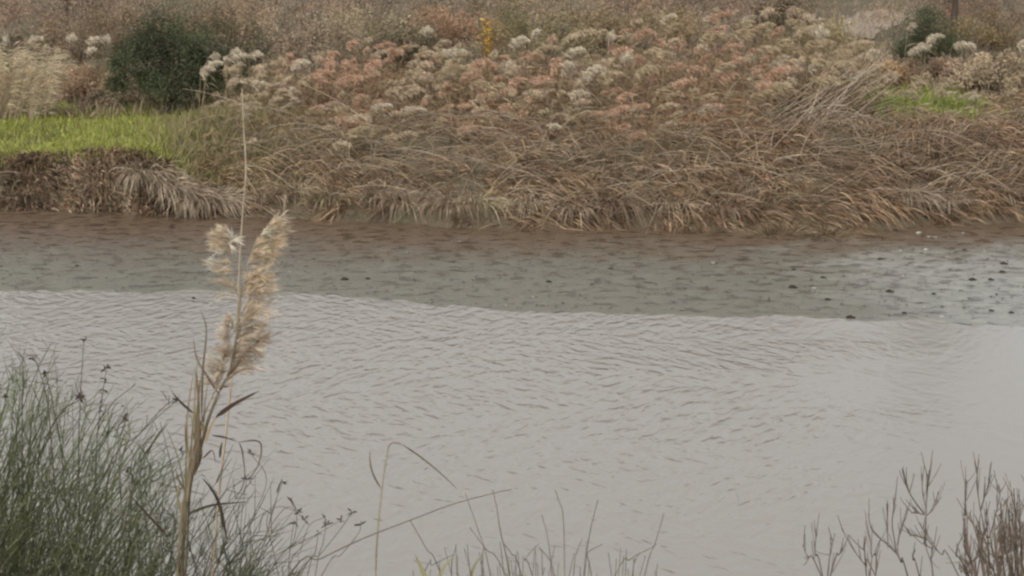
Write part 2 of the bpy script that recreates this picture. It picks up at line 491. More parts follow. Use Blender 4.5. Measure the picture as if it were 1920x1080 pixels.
def a_far(n):
    y = 31 + rng.random(n) ** 1.6 * 60; px = rng.uniform(-250, 2170, n)
    return (px - 960) / FPX * y, y
grass('dry_grass', 36000, a_far, .15, .55, [(.31, .24, .17), (.28, .23, .14), (.25, .20, .125)], [4, 3, 3],
      'dry brown grass covering the ground behind the reed bed', M_leaf, w=.03)

# ------------------------------------------------------------------ reed bed
def reed_top_v(px):       # photo row of the top of the standing reeds
    return interp(px, [(-400, 60), (0, 80), (130, 90), (200, 330), (330, 330), (380, 185), (430, 110), (560, 100), (640, 55), (720, 75), (800, 72), (960, 65),
                       (1060, 55), (1180, 35), (1270, 18), (1360, 10), (1500, 14), (1600, 70), (1700, 130), (1840, 150), (1920, 130), (2300, 120)])
def z_at(v, Y):
    cy = (540 - v) / FPX
    return CAM_H + (-sin(PITCH) + cy * cos(PITCH)) / (cos(PITCH) + cy * sin(PITCH)) * Y
def reed_height(px, y, x):
    d = y - shore_y(x)
    nat = interp(d, [(0, .75), (1, 1.1), (2, 1.6), (3.5, 2.1), (6, 2.4), (9, 2.5)])
    cap = z_at(reed_top_v(px) + 58 + 200 * np.clip((30.6 - y) / 4.7, -.1, 1.25), y) - ground_z(x, y)
    h = np.minimum(nat, cap)
    dip = (1 - .50 * np.exp(-((px - 1730) / 95.0) ** 2) * (y < 31.5)) * (1 - .35 * sstep(1560, 1680, px) * (y < 30.5))
    return h * dip

PINKS = ((650, 125, 85, 65), (930, 175, 95, 75), (1300, 110, 120, 75), (1170, 180, 60, 65), (880, 225, 50, 45), (1010, 100, 60, 30))
# standing reeds without a plume of their own (mass)
n = 4200
px = rng.uniform(360, 2350, n); d = rng.random(n) ** .9 * 8.2 + .35
x = (px - 960) / FPX * 28; y = shore_y(x) + d; x = (px - 960) / FPX * y
keep = ~((np.abs(px - 1730) < 105) & (y > 29.2)) & ~((px > 1560) & (rng.random(n) < .35)) & ~((px < 470) & (d > 1 + (px - 360) / 110. * 5) )
px, d, x, y = px[keep], d[keep], x[keep], y[keep]; n = len(x)
H = np.maximum(reed_height(px, y, x) * rng.uniform(.6, 1.0, n) * (1 + .14 * vnoise(x, y, .9, 41)), .25)
P = np.stack([x, y, ground_z(x, y) - .03], -1)
lean = np.stack([rng.normal(.10, .16, n), rng.normal(-.12, .14, n), np.ones(n)], -1)
C = arc(P, lean, H * 1.02, rng.uniform(0, .10, n), 5)
vv = reed_top_v(px) + 30 + 185 * np.clip((30.6 - y) / 4.7, 0, 1.25)
pinkness = np.zeros(n)
for (a, b_, c_, d_) in PINKS: pinkness = np.maximum(pinkness, np.exp(-((px - a) / c_) ** 2 - ((vv - b_) / d_) ** 2))
base = pick([OLIVE, STRAW, GREYB, BROWN], [7, 3, 2.5, 2], n)
rightg = sstep(1480, 1700, px)[:, None]
base = lerp(base, np.array([[.40, .25, .165]]) * rng.uniform(.7, 1.2, (n, 1)), .55 * pinkness[:, None])
base = lerp(base, pick([GREYB, BROWN, STRAW], [5, 3, 2], n), rightg)
base = base * np.array([1.12, 1.01, .92]) * (1 + .30 * vnoise(x, y, 1.0, 43)[:, None])
g = Geo()
tube(g, C, np.linspace(.006, .0025, 6)[None] * rng.uniform(.8, 1.3, (n, 1)), base * .95, 3)
K = 7
i = np.repeat(np.arange(n), K); t = rng.uniform(.12, .95, n * K)
ti = t * 5; a0 = np.floor(ti).astype(int); fr = (ti - a0)[:, None]
LP = C[i, a0] * (1 - fr) + C[i, a0 + 1] * fr
az = rng.uniform(0, 2 * pi, n * K)
D = np.stack([np.cos(az) + .5, np.sin(az) * .8 - .15, rng.uniform(.2, 1.4, n * K)], -1)
LC = arc(LP, D, rng.uniform(.18, .42, n * K), rng.uniform(.3, 1.1, n * K), 3)
lc = base[i] * rng.uniform(.6, 1.25, (n * K, 1))
ribbon(g, LC, rng.uniform(.012, .026, n * K), lc)
tag(g.obj('reed_bed', M_leaf), 'dense mass of dry brown reed stems and leaves along the far bank', 'reeds', kind='stuff')

# collapsed, tangled dry reed litter at the foot of the bed
n = 26000
px = np.concatenate([rng.uniform(380, 2350, n - 2500), rng.uniform(1150, 2100, 2500)]); d = rng.random(n) ** 1.25 * 3.6 - .1
x = (px - 960) / FPX * 26; y = shore_y(x) + d; x = (px - 960) / FPX * y
dens = vnoise(x, y, 1.1, 51) + .5 * vnoise(x, y, 2.6, 52)
kp = (dens > rng.uniform(-.75, .3, n)) & (d < interp(px, [(380, .8), (700, 1.3), (1000, 1.7), (1250, 2.3), (1450, 3.4)])) & ~((d < .95) & ((np.abs(px - 500) < 75) | (np.abs(px - 655) < 40) | (np.abs(px - 1180) < 34) | (np.abs(px - 1330) < 30) | (np.abs(px - 1890) < 50)) & (rng.random(n) < .3))
px, d, x, y, dens = px[kp], d[kp], x[kp], y[kp], dens[kp]; n = len(x)
m_mound = (.12 + .60 * np.clip(dens + .4, 0, 1) * (vnoise(x, y, .8, 31) * .5 + .6)) * sstep(-.2, 1.2, d)
P = np.stack([x, y, ground_z(x, y) + rng.random(n) * m_mound], -1)
fl = vnoise(x, y * 1.4, .75, 61) * 2.2 + vnoise(x, y, 2.2, 62) * .9
az = np.where(fl > -.2, .35 + .5 * fl, pi - .5 + .5 * fl) + rng.normal(0, .28, n)
D = np.stack([np.cos(az) * .9, -.55 - .25 * np.sin(az), .35 + .45 * vnoise(x, y, 1.7, 63) + rng.normal(0, .15, n)], -1)
C = arc(P, D, rng.uniform(.15, .6, n), rng.uniform(.35, 1.0, n), 5)
C[..., 2] = np.maximum(C[..., 2], .01)
cols = pick([STRAW, PALE, BROWN, GREYB, DARK, OLIVE], [3.5, 1.5, 5.5, 4, 3, 2.5], n, .25) * (1 + .35 * dens[:, None]) * np.array([.95, .85, .77])
g = Geo(); ribbon(g, C, rng.uniform(.008, .020, n), cols)
n2 = 1500
px = rng.uniform(420, 2300, n2); d = rng.random(n2) * 3.2; x = (px - 960) / FPX * 26; y = shore_y(x) + d; x = (px - 960) / FPX * y
P = np.stack([x, y, ground_z(x, y) + rng.uniform(0, .5, n2)], -1)
D = np.stack([rng.normal(.3, 1, n2), rng.normal(-.3, .4, n2), rng.uniform(-.05, .9, n2)], -1)
C = arc(P, D, rng.uniform(.5, 1.3, n2), rng.uniform(.1, .6, n2), 5); C[..., 2] = np.maximum(C[..., 2], .01)
tube(g, C, np.linspace(.007, .003, 6)[None] * np.ones((n2, 1)), pick([PALE, STRAW, GREYB], [3, 3, 3], n2), 3)
tag(g.obj('reed_litter', M_leaf), 'tangle of collapsed dry reed leaves and stems at the waterline', 'dead reeds', kind='stuff')

# ------------------------------------------------------------------ plumed reeds, one by one
def plume_mesh(g, L, R, col, wind, nst=150):
    """nodding one-sided panicle on a rachis from the origin"""
    t = np.linspace(0, 1, 7)
    ax = np.stack([wind * L * t ** 1.2 * .95, -.1 * L * t, L * (.75 * t - .55 * t ** 2.2)], -1)
    tube(g, ax[None], np.linspace(.004, .0015, 7)[None], np.asarray(col) * .8, 3)
    n = nst
    s = rng.uniform(.03, .97, n); k = s * 6; a0 = np.floor(k).astype(int); fr = (k - a0)[:, None]
    P = ax[a0] * (1 - fr) + ax[np.minimum(a0 + 1, 6)] * fr + rng.normal(0, .02, (n, 3))
    az = rng.uniform(0, 2 * pi, n)
    D = np.stack([np.cos(az) * .45 + wind * 1.1, np.sin(az) * .5, rng.uniform(-.2, .75, n)], -1)
    ln = R * (1.15 - .6 * s) * rng.uniform(.6, 1.1, n)
    C = arc(P, D, ln, rng.uniform(.35, .9, n), 3)
    ribbon(g, C, rng.uniform(.012, .024, n), jitter(col, n, .10, .03), taper=.5, base_t=.4)
plume_cols = {'beige': (.58, .475, .35), 'straw': (.52, .43, .29), 'pinkish': (.57, .40, .285), 'whitish': (.62, .55, .43)}
reed_var = {}
def reed_variant(kind, k, h):
    key = (kind, k)
    if key in reed_var: return reed_var[key]
    H = h
    root = empty('plumed_reed', (0, 0, 0), 'x', 'reed')
    g = Geo()
    C = arc(np.array([[0, 0, 0.]]), np.array([[.10, -.06, 1.]]), H, .04, 6)
    tube(g, C, np.linspace(.0075, .0035, 7)[None], (.27, .215, .13), 5)
    g.obj('stem', M_stem, root)
    n = 8
    ti = rng.uniform(1, 5.5, n); a0 = np.floor(ti).astype(int); fr = (ti - a0)[:, None]
    LP = C[0][a0] * (1 - fr) + C[0][a0 + 1] * fr
    az = rng.uniform(0, 2 * pi, n)
    D = np.stack([np.cos(az) + .5, np.sin(az), rng.uniform(.4, 1.4, n)], -1)
    LC = arc(LP, D, rng.uniform(.22, .45, n), rng.uniform(.4, 1.0, n), 4)
    g = Geo(); ribbon(g, LC, rng.uniform(.016, .026, n), pick([OLIVE, STRAW], [2, 1], n)); g.obj('leaves', M_leaf, root)
    g = Geo(); plume_mesh(g, rng.uniform(.32, .44), rng.uniform(.10, .14), plume_cols[kind], [1, .75, 1.25][k % 10])
    p = g.obj('plume', M_plume, root); p.location = [float(q) for q in C[0][-1]]
    reed_var[key] = root
    return root
spots = []
def pinkzone(px, v):
    z = 0
    for (a, b, c, d_) in PINKS:
        z = max(z, math.exp(-((px - a) / c) ** 2 - ((v - b) / d_) ** 2))
    return z
tries = 0
cand = []
while len(cand) < 273 and tries < 20000:
    tries += 1
    p = random.uniform(350, 1640) if random.random() < .93 else random.uniform(1640, 1915)
    top = float(reed_top_v(p)); low = float(interp(p, [(350, 250), (460, 275), (560, 270), (700, 245), (900, 235), (1100, 215), (1200, 245), (1300, 205), (1450, 150), (1600, 130), (1700, 190), (1915, 250)]))
    v = lerp(top - 4, low, random.random() ** 1.05)
    if any(abs(p - q[0]) < 16 and abs(v - q[1]) < 8 for q in cand): continue
    cand.append((p, v))
EXTRA = [(1708, 38), (1726, 52), (1709, 72), (1722, 84), (1750, 70), (1780, 66), (1830, 122), (1842, 148), (792, 42), (380, 90), (387, 104), (383, 118), (425, 92), (441, 84),
         (446, 96), (470, 88), (1905, 68), (145, 55), (195, 60), (170, 76), (220, 78), (245, 112), (62, 62), (20, 58), (118, 55), (1015, 48), (965, 62)]
cand = [(p, v, 0) for p, v in cand] + [(p, v, 1) for p, v in EXTRA]
def region(p):
    if p < 300: return 'above the green bank at left'
    if p < 470: return 'near the dark bush'
    if p < 780: return 'in the left half of the reed bed'
    if p < 1080: return 'in the middle of the reed bed'
    if p < 1420: return 'in the right half of the reed bed'
    if p < 1660: return 'in the thin right end of the bed'
    return 'near the shrub at top right'
adj = {'beige': 'beige', 'straw': 'yellowish straw', 'pinkish': 'pinkish brown', 'whitish': 'whitish'}
for (p, v, ex) in cand:
    top = float(reed_top_v(p))
    q = min(max((v - top) / 190.0, 0), 1)
    yy = lerp(30.6, 25.9, q) if not ex else (33.5 if (p > 1600 or p < 300 or v < 65) else 30.5)
    yy += random.uniform(-.5, .5)
    P3 = at(p, v, yy)
    gz = float(ground_z(P3[0], P3[1]))
    hh = P3[2] - gz - .12
    if hh < .22: continue
    if ex: kd = 'whitish'
    elif random.random() < pinkzone(p, v) * .95: kd = 'pinkish'
    else: kd = random.choice(['beige', 'beige', 'straw', 'straw', 'whitish'] if p < 1100 else ['beige', 'straw', 'straw', 'whitish'])
    hb = min([.8, 1.3, 1.9, 2.6], key=lambda z: abs(z - hh))
    k = random.randrange(3) + 10 * [.8, 1.3, 1.9, 2.6].index(hb)
    src = reed_variant(kd, k, hb)
    s = hh / hb
    spots.append((src, P3, gz, s, kd, p))
used = set()
# the smaller plumes beyond the 300 individual reeds
g = Geo()
for kk_ in range(300):
    p = random.uniform(380, 1900); top = float(reed_top_v(p))
    v = top + random.random() * (150 if p < 1500 else 90); q = min(max((v - top) / 190.0, 0), 1)
    P3 = at(p, v, lerp(31.2, 26.4, q) + random.uniform(-.5, .5))
    if P3[2] < ground_z(P3[0], P3[1]) + .3: continue
    kd = 'pinkish' if random.random() < pinkzone(p, v) else random.choice(['beige', 'straw', 'straw'])
    gg = Geo(); plume_mesh(gg, random.uniform(.22, .32), random.uniform(.08, .11), np.array(plume_cols[kd]) * .95, random.uniform(.6, 1.2), 70)
    a_ = random.gauss(0, .6); R_ = np.array([[cos(a_), sin(a_), 0], [-sin(a_), cos(a_), 0], [0, 0, 1]])
    tube(g, np.array([[P3 - [.05, 0, min(.9, P3[2] - float(ground_z(P3[0], P3[1])))], P3 - [0, 0, .15], P3 - [0, 0, .1]]]), .004, (.25, .2, .12), 3)
    for v_, c_, f_ in [(np.concatenate(gg.v), np.concatenate(gg.c), np.concatenate(gg.f4))]:
        g.add(v_ @ R_ + P3 - [0, 0, .1], f_, None, c_)
tag(g.obj('reed_plumes', M_plume), 'many smaller tan plumes filling the reed bed between the big ones', 'reed plumes', kind='stuff')
for (src, P3, gz, s, kd, p) in spots:
    if src.name in used: o = copy_tree(src)
    else: o = src; used.add(src.name)
    sc_ = s
    top_off = .10 * s * 1.0
    o.location = (float(P3[0] - .12 * s), float(P3[1] + .05), gz - .03)
    o.scale = (1.0, 1.0, sc_) if .75 < sc_ < 1.3 else (max(sc_, .8), max(sc_, .8), sc_)
    o.rotation_euler = (random.gauss(0, .04), random.gauss(0, .10), random.gauss(0, .7))
    o['label'] = f'dry reed with a {adj[kd]} plume {region(p)}'
    o['group'] = f'{adj[kd]} plumed reeds {region(p)}'

# ------------------------------------------------------------------ tussocks, one by one
def tussock(name, p, yoff, n, L, spread, drp, cols, wts, label, w=.014, zadd=0.0, flat=0, cat='grass tussock', lean=(0, 0), group=None, k=5, base_r=.12):
    x = (p - 960) / FPX * 26; y = float(shore_y(x)) + yoff; x = (p - 960) / FPX * y
    z = float(ground_z(x, y)) + zadd
    g = Geo()
    az = rng.uniform(0, 2 * pi, n)
    r = rng.random(n) ** .5
    P = np.stack([np.cos(az) * r * base_r, np.sin(az) * r * base_r, -.02 + 0 * r], -1)
    D = np.stack([np.cos(az) * spread * r + lean[0] + rng.normal(0, .12, n), np.sin(az) * spread * r + lean[1] + rng.normal(0, .12, n), np.ones(n)], -1)
    C = arc(P, D, L * rng.uniform(.55, 1.1, n), drp * rng.uniform(.5, 1.3, n), k)
    C[..., 2] = np.maximum(C[..., 2], -z + .012)
    root = g
    ribbon(g, C, rng.uniform(.7, 1.3, n) * w, pick(cols, wts, n))
    o = g.obj(name, M_leaf); o.location = (x, y, z)
    return tag(o, label, cat, group)
tus = [(268, .30, 'pale arching tussock where the brown cut bank meets the paler tussocks', (.35, -.5)),
       (305, .25, 'bleached tussock leaning right, second of the arching tussocks at the left waterline', (.55, -.45)),
       (338, .2, 'bleached grass tussock hanging over the water between two arching ones', (.45, -.6)),
       (372, .15, 'broad pale tussock like a fountain at the water, left of the bare reed stem', (.25, -.6)),
       (412, .2, 'pale arching tussock with long blades sweeping right beside the bare reed stem', (.8, -.5))]
for (p, yo, lb, ln) in tus:
    tussock('grass_tussock', p, yo - .05, 420, .82, .75, .85, [PALE, STRAW, GREYB, (.36, .29, .22)], [4, 3, 2, 3], lb, lean=ln, zadd=-.02, w=.018, base_r=.2)
more = [(540, .3, STRAW, 'upright yellow brown tussock at the water near the left end of the reed bed'),
        (600, .35, OLIVE, 'olive brown tussock standing in the dark gap of the left waterline'),
        (700, .4, GREYB, 'greyish drooping tussock at the water in the left half of the reed bed'),
        (478, .4, BROWN, 'dark brown tussock at the water just right of the bare reed stem'),
        (770, .2, (.26, .20, .14), 'brown tussock drooping over the water left of the yellow green one'),
        (838, .2, (.30, .23, .16), 'tan tussock drooping over the water between a brown and a yellow green one'),
        (905, .15, (.285, .24, .145), 'yellow green tussock touching the water below the middle of the reeds'),
        (985, .25, PALE, 'pale bleached tussock with bright bent blades at the middle of the waterline'),
        (1075, .25, GREYB, 'grey brown tussock at the water right of the bright bent blades'),
        (1160, .3, BROWN, 'dark brown shaggy tussock at the water in the right half of the bank'),
        (1260, .35, STRAW, 'straw coloured low tussock beside the dark shaggy one'),
        (1350, .3, BROWN, 'brown low tussock adjoining the big round tussock on its left'),
        (1700, .35, GREYB, 'grey low tussock at the waterline right of the big round tussock'),
        (1790, .4, GREYB, 'grey matted tussock at the waterline left of the dark overhang'),
        (1885, .4, BROWN, 'dark brown overhanging tussock at the right edge of the picture')]
for (p, yo, c, lb) in more:
    c = tuple(np.array(c) * 1.15)
    tussock('grass_tussock', p + rng.normal(0, 12), yo + rng.uniform(-.2, .25), int(rng.uniform(150, 420)), rng.uniform(.45, .8), .75, .9, [c, STRAW, PALE], [6, 2, 1], lb, lean=(rng.normal(.1, .3), -.45), zadd=.02, base_r=.3)
# the big brown mound that reaches out into the water
tussock('round_tussock', 1455, -.25, 900, .50, 1.15, .55, [(.235, .18, .115), (.20, .15, .09), STRAW], [5, 3, 2], 'large rounded brown tussock bulging out into the water at right', zadd=-.02, base_r=.42, w=.012, lean=(-.1, 0))
tussock('round_tussock', 1555, -.28, 900, .42, 1.3, .5, [(.22, .165, .105), (.18, .13, .08)], [5, 3], 'low rounded brown tussock, right hand half of the mound in the water', zadd=-.02, base_r=.5, w=.012, lean=(.1, 0))
# dead stems hanging over the cut bank at left
g = Geo()
n = 9000
p = rng.uniform(-350, 330, n); x = (p - 960) / FPX * 26; yy = shore_y(x) + rng.uniform(-.12, .65, n); x = (p - 960) / FPX * yy
z0 = ground_z(x, yy)
P = np.stack([x, yy, z0 - .02], -1)
up = rng.random(n) < .65
D = np.stack([rng.normal(.1, .35, n), -np.abs(rng.normal(.4, .2, n)), np.where(up, 1.0, .15)], -1)
hl = .75 + .5 * vnoise(x, yy, 2.4, 71)
D[:, 0] = vnoise(x, yy, 1.6, 72) * .5 + rng.normal(0, .12, n)
C = arc(P, D, rng.uniform(.15, .50, n) * hl, np.where(up, rng.uniform(.5, 1.2, n), .3), 4); C[..., 2] = np.maximum(C[..., 2], .01)
cc = pick([(.20, .13, .085), (.27, .18, .115), DARK, STRAW, (.38, .29, .20)], [4, 4, 1.2, 1.5, 2.5], n) * (1 + .45 * vnoise(x, yy, 3.2, 73)[:, None])
ribbon(g, C, rng.uniform(.014, .030, n), cc)
tag(g.obj('dead_grass', M_leaf), 'brown dead grass hanging down the cut bank at left', 'dead grass', kind='stuff')

# large pale reed clump at the left edge
def pale_clump():
    root = empty('pampas_clump', at(40, 205, 30.9), 'pale cream feathery reed clump at the left edge above the green grass', 'reed clump')
    gz = float(ground_z(root.location.x, root.location.y)); root.location.z = gz
    g = Geo(); n = 150
    az = rng.uniform(0, 2 * pi, n)
    P = np.stack([rng.uniform(-1.1, .45, n), rng.uniform(-.4, .4, n), np.zeros(n)], -1)
    D = np.stack([rng.normal(.28, .13, n), rng.normal(0, .12, n), np.ones(n)], -1)
    L = rng.uniform(.9, 1.75, n)
    C = arc(P, D, L, .12, 5); tube(g, C, np.linspace(.006, .003, 6)[None] * np.ones((n, 1)), jitter(STRAW, n), 3); g.obj('stems', M_stem, root)
    g = Geo()
    m = 26
    Pq = np.repeat(C[:, -1], m, 0) - rng.uniform(0, .8, n * m)[:, None] * np.repeat(nrm(D), m, 0)
    DD = np.stack([np.abs(rng.normal(.8, .3, n * m)), rng.normal(0, .4, n * m), rng.normal(.35, .3, n * m)], -1)
    CC = arc(Pq, DD, rng.uniform(.12, .26, n * m), rng.uniform(.1, .6, n * m), 3)
    ribbon(g, CC, rng.uniform(.008, .016, n * m), jitter((.62, .53, .37), n * m, .12)); g.obj('plumes', M_plume, root)
    return root
pale_clump()

# leaning bundle of bleached stems at right
root = empty('leaning_stems', at(1450, 262, 27.2), 'bundle of bleached reed stems fallen diagonally up to the right', 'dead reeds')
b = np.array(root.location)
g = Geo(); n = 46
P = at(rng.uniform(1400, 1520, n), rng.uniform(225, 290, n), 27.2 + rng.uniform(-.3, .3, n)) - b
E = at(rng.uniform(1540, 1690, n), rng.uniform(95, 210, n), 29.2 + rng.uniform(-.4, .4, n)) - b
t = np.linspace(0, 1, 6)[None, :, None]
C = P[:, None] * (1 - t) + E[:, None] * t + np.array([0, 0, .08]) * np.sin(t * pi) * rng.uniform(-1, 1.5, (n, 1, 1))
tube(g, C, np.linspace(.009, .004, 6)[None] * np.ones((n, 1)), jitter((.36, .295, .22), n), 4)
g.obj('stems', M_stem, root)
g = Geo(); i = np.repeat(np.arange(n), 6); a = rng.integers(1, 6, n * 6)
ribbon(g, arc(C[i, a], np.stack([rng.normal(.3, .5, n * 6), rng.normal(0, .4, n * 6), rng.normal(.3, .5, n * 6)], -1), rng.uniform(.15, .35, n * 6), rng.uniform(.2, .8, n * 6), 3), rng.uniform(.01, .02, n * 6), jitter(GREYB, n * 6))
g.obj('leaves', M_leaf, root)

# ------------------------------------------------------------------ bushes, scrub and trees behind
def bush(name, p, vbase, yy, w, h, depth, cols, wts, label, cat, nl=9000, ls=.06, twiggy=.0, seed=0, group=None, airy=.35):
    q = at(p, vbase, yy)
    gz = float(ground_z(q[0], q[1]))
    root = empty(name, (q[0], q[1], gz), label, cat, group)
    r2 = np.random.default_rng(seed + 100)
    # limbs
    nb = 16
    az = r2.uniform(0, 2 * pi, nb); tilt = r2.uniform(.1, .9, nb)
    D = np.stack([np.cos(az) * tilt * w / h, np.sin(az) * tilt * depth / h, np.ones(nb)], -1)
    g = Geo()
    C = arc(np.stack([r2.normal(0, .08 * w, nb), r2.normal(0, .05, nb), np.full(nb, -.05)], -1), D, h * r2.uniform(.6, .95, nb), .05, 5)
    tube(g, C, np.linspace(.035, .008, 6)[None] * np.ones((nb, 1)) * (.22 if name == 'scrub_bush' else max(h / 2, .5)), jitter((.11, .085, .06), nb), 5)
    i = np.repeat(np.arange(nb), 8); a = r2.integers(2, 6, nb * 8)
    D2 = np.stack([r2.normal(0, 1, nb * 8), r2.normal(0, 1, nb * 8), r2.uniform(.2, 1.2, nb * 8)], -1)
    C2 = arc(C[i, a], D2, h * r2.uniform(.12, .32, nb * 8), .1, 3)
    tube(g, C2, np.linspace(.010, .003, 4)[None] * np.ones((nb * 8, 1)), jitter((.12, .095, .07), nb * 8), 3)
    g.obj('branches', M_bark, root)
    # clumps of small leaves around lobes
    nlobe = 34
    th = r2.uniform(0, 2 * pi, nlobe); rr = r2.random(nlobe) ** .5
    lob = np.stack([np.cos(th) * rr * w * .42, np.sin(th) * rr * depth * .42, h * (.22 + .66 * r2.random(nlobe) * (1 - .55 * rr ** 2))], -1)
    lr = r2.uniform(.08, .30, nlobe) * min(w, h) 
    i = r2.integers(0, nlobe, nl)
    dirv = nrm(r2.normal(size=(nl, 3)))
    P = lob[i] + dirv * (lr[i] * r2.random(nl) ** airy)[:, None]
    P[:, 2] = np.maximum(P[:, 2], .02)
    D = nrm(dirv + r2.normal(0, .6, (nl, 3)) + np.array([0, 0, .3]))
    g = Geo()
    tone = r2.uniform(.7, 1.3, nlobe)[i][:, None]
    ribbon(g, arc(P, D, ls * r2.uniform(.7, 1.5, nl), .2, 2), ls * r2.uniform(.25, .5, nl), pick(cols, wts, nl) * tone, base_t=.5)
    g.obj('foliage', M_green, root)
    return root
DG = [(.070, .084, .042), (.095, .108, .054), (.052, .060, .034)]
bush('dense_bush', 335, 215, 31.5, 3.0, 2.15, 1.7, DG, [3, 3, 2], 'large dark green bush behind the green bank at left', 'bush', 30000, .06, seed=1, airy=.9)
bush('olive_bush', 415, 120, 35, 2.8, 2.0, 1.3, [(.13, .12, .06), (.10, .10, .05)], [1, 1], 'olive brown bush adjoining the dark green one behind the first pale plumes', 'bush', 9000, .055, seed=2)
bush('dense_bush', 1738, 100, 37, 1.75, 1.6, 1.2, DG, [3, 3, 2], 'dark green shrub at top right behind whitish plumes', 'bush', 12000, .05, seed=3)
bush('dense_bush', 20, 60, 42, 1.6, 1.1, 1.2, [(.06, .07, .04), (.08, .08, .045)], [1, 1], 'dark bush at the top left corner', 'bush', 7000, .06, seed=4)
# grey and brown scrub
scrub = [(150, 165, 33.5, 2.0, .85, GREYB, 'low grey brown scrub bush between the pale clump and the dark green bush'),
         (205, 205, 32.6, 1.1, .45, (.17, .145, .11), 'small dull brown scrub at the foot of the dark green bush'),
         (120, 60, 40, 3.0, 1.3, (.13, .105, .075), 'brown scrub bush rising at the top left beside the corner bush'),
         (250, 40, 46, 3.2, 1.5, (.16, .13, .095), 'brown scrub bush at the top left above the dark green bush'),
         (380, 18, 52, 3.0, .9, (.21, .155, .12), 'pinkish brown far scrub along the top left edge'),
         (560, 85, 38, 2.6, 1.4, (.205, .175, .14), 'rounded grey scrub bush behind the left half of the reeds'),
         (690, 60, 41, 3.0, 1.3, (.18, .165, .11), 'olive grey scrub bush behind the pinkish plumes'),
         (760, 95, 34.5, 1.4, .9, (.085, .075, .055), 'dark grey shrub just left of the yellow sapling'),
         (860, 60, 42, 2.6, 1.4, (.19, .135, .095), 'reddish brown scrub behind the yellow sapling'),
         (1000, 60, 40, 2.6, 1.3, (.15, .14, .085), 'olive scrub at the top edge right of the yellow sapling'),
         (1110, 45, 42, 2.4, 1.2, (.15, .125, .085), 'brown olive scrub at the top edge above the middle of the reeds'),
         (1230, 35, 44, 2.6, 1.2, (.19, .16, .105), 'straw brown scrub at the top edge above the right plumes'),
         (1450, 12, 50, 2.0, .8, (.075, .05, .035), 'dark brown low hedge at the top edge right of centre'),
         (1610, 115, 33.5, 1.8, .7, (.235, .18, .12), 'orange brown low scrub below the bare path'),
         (1690, 130, 34, 2.0, .6, (.20, .155, .12), 'dull pinkish scrub below the dark green shrub at top right'),
         (1860, 60, 42, 3.2, .9, (.14, .115, .07), 'brown green scrub at the top right corner'),
         (1880, 165, 32.5, 1.8, 1.0, (.235, .205, .155), 'grey beige scrub at the right edge behind the reeds'),
         (1800, 160, 33.5, 1.6, .7, (.19, .15, .12), 'dusty brown scrub above the green patch at right'),
         (1535, 70, 36, 2.2, .9, (.21, .185, .115), 'yellowish scrub at the right end of the reed bed')]
for j, p in enumerate(range(-40, 2000, 150)):
    if 1530 < p < 1760: continue
    scrub.append((p + random.uniform(-30, 30), 50, random.uniform(47, 58), 4.2, 2.3, [GREYB, (.19, .145, .12), (.16, .14, .10), (.21, .18, .13)][j % 4],
                  None if not 0 < p < 1920 else 'hazy ' + ['grey brown', 'mauve brown', 'dull olive', 'straw grey'][j % 4] + ' thicket running along the far top edge'))
for i, (p, v, yy, w, h, c, lb) in enumerate(scrub):
    c = np.array(c) * (1.6 if min(c) > .04 else 1.0) * np.array([1.06, .97, .86])
    hh_ = max(h, 1.15) * 1.25 if yy > 34 else h
    bush('scrub_bush', p, v, yy, w * 1.25, hh_, w * .7, [c, c * .88, c * 1.12], [3, 2, 2], lb or 'dull brown thicket at the far edge of the view', 'scrub bush', 6500, .075, seed=20 + i, airy=.5, group=(lb or 'dull brown far thickets') if i >= 19 else None)

# yellow sapling
b = at(915, 92, 32.0); gz = float(ground_z(b[0], b[1]))
root = empty('yellow_sapling', (b[0], b[1], gz), 'small sapling with bright yellow and orange leaves above the plumes', 'sapling')
b = np.array(root.location); g = Geo(); gl = Geo(); go = Geo()
for (px_, v_, c_) in ((905, 38, 'y'), (914, 44, 'y'), (920, 50, 'y'), (911, 62, 'y'), (898, 34, 'o'), (884, 44, 'o'), (936, 24, 'o'), (930, 42, 'o'), (944, 52, 'o'), (893, 62, 'o'), (922, 70, 'y')):
    E = at(px_, v_, 32.0 + rng.normal(0, .12)) - b
    C = path_tube(g, [np.array([rng.normal(0, .03), 0, 0]), E * np.array([.25, .5, .55]), E], .010, .003, (.14, .09, .05), 5)
    n = 42 if c_ == 'y' else 22
    k = rng.integers(len(C) // 2 + 1, len(C), n)
    D = rng.normal(0, 1, (n, 3)) + np.array([0, 0, .8])
    ribbon(gl if c_ == 'y' else go, arc(C[k], D, rng.uniform(.05, .11, n), .3, 2), rng.uniform(.02, .035, n), jitter((.62, .40, .05) if c_ == 'y' else (.42, .22, .09), n, .2), base_t=.5)
g.obj('branches', M_bark, root); gl.obj('yellow_leaves', M_green, root); go.obj('orange_leaves', M_green, root)

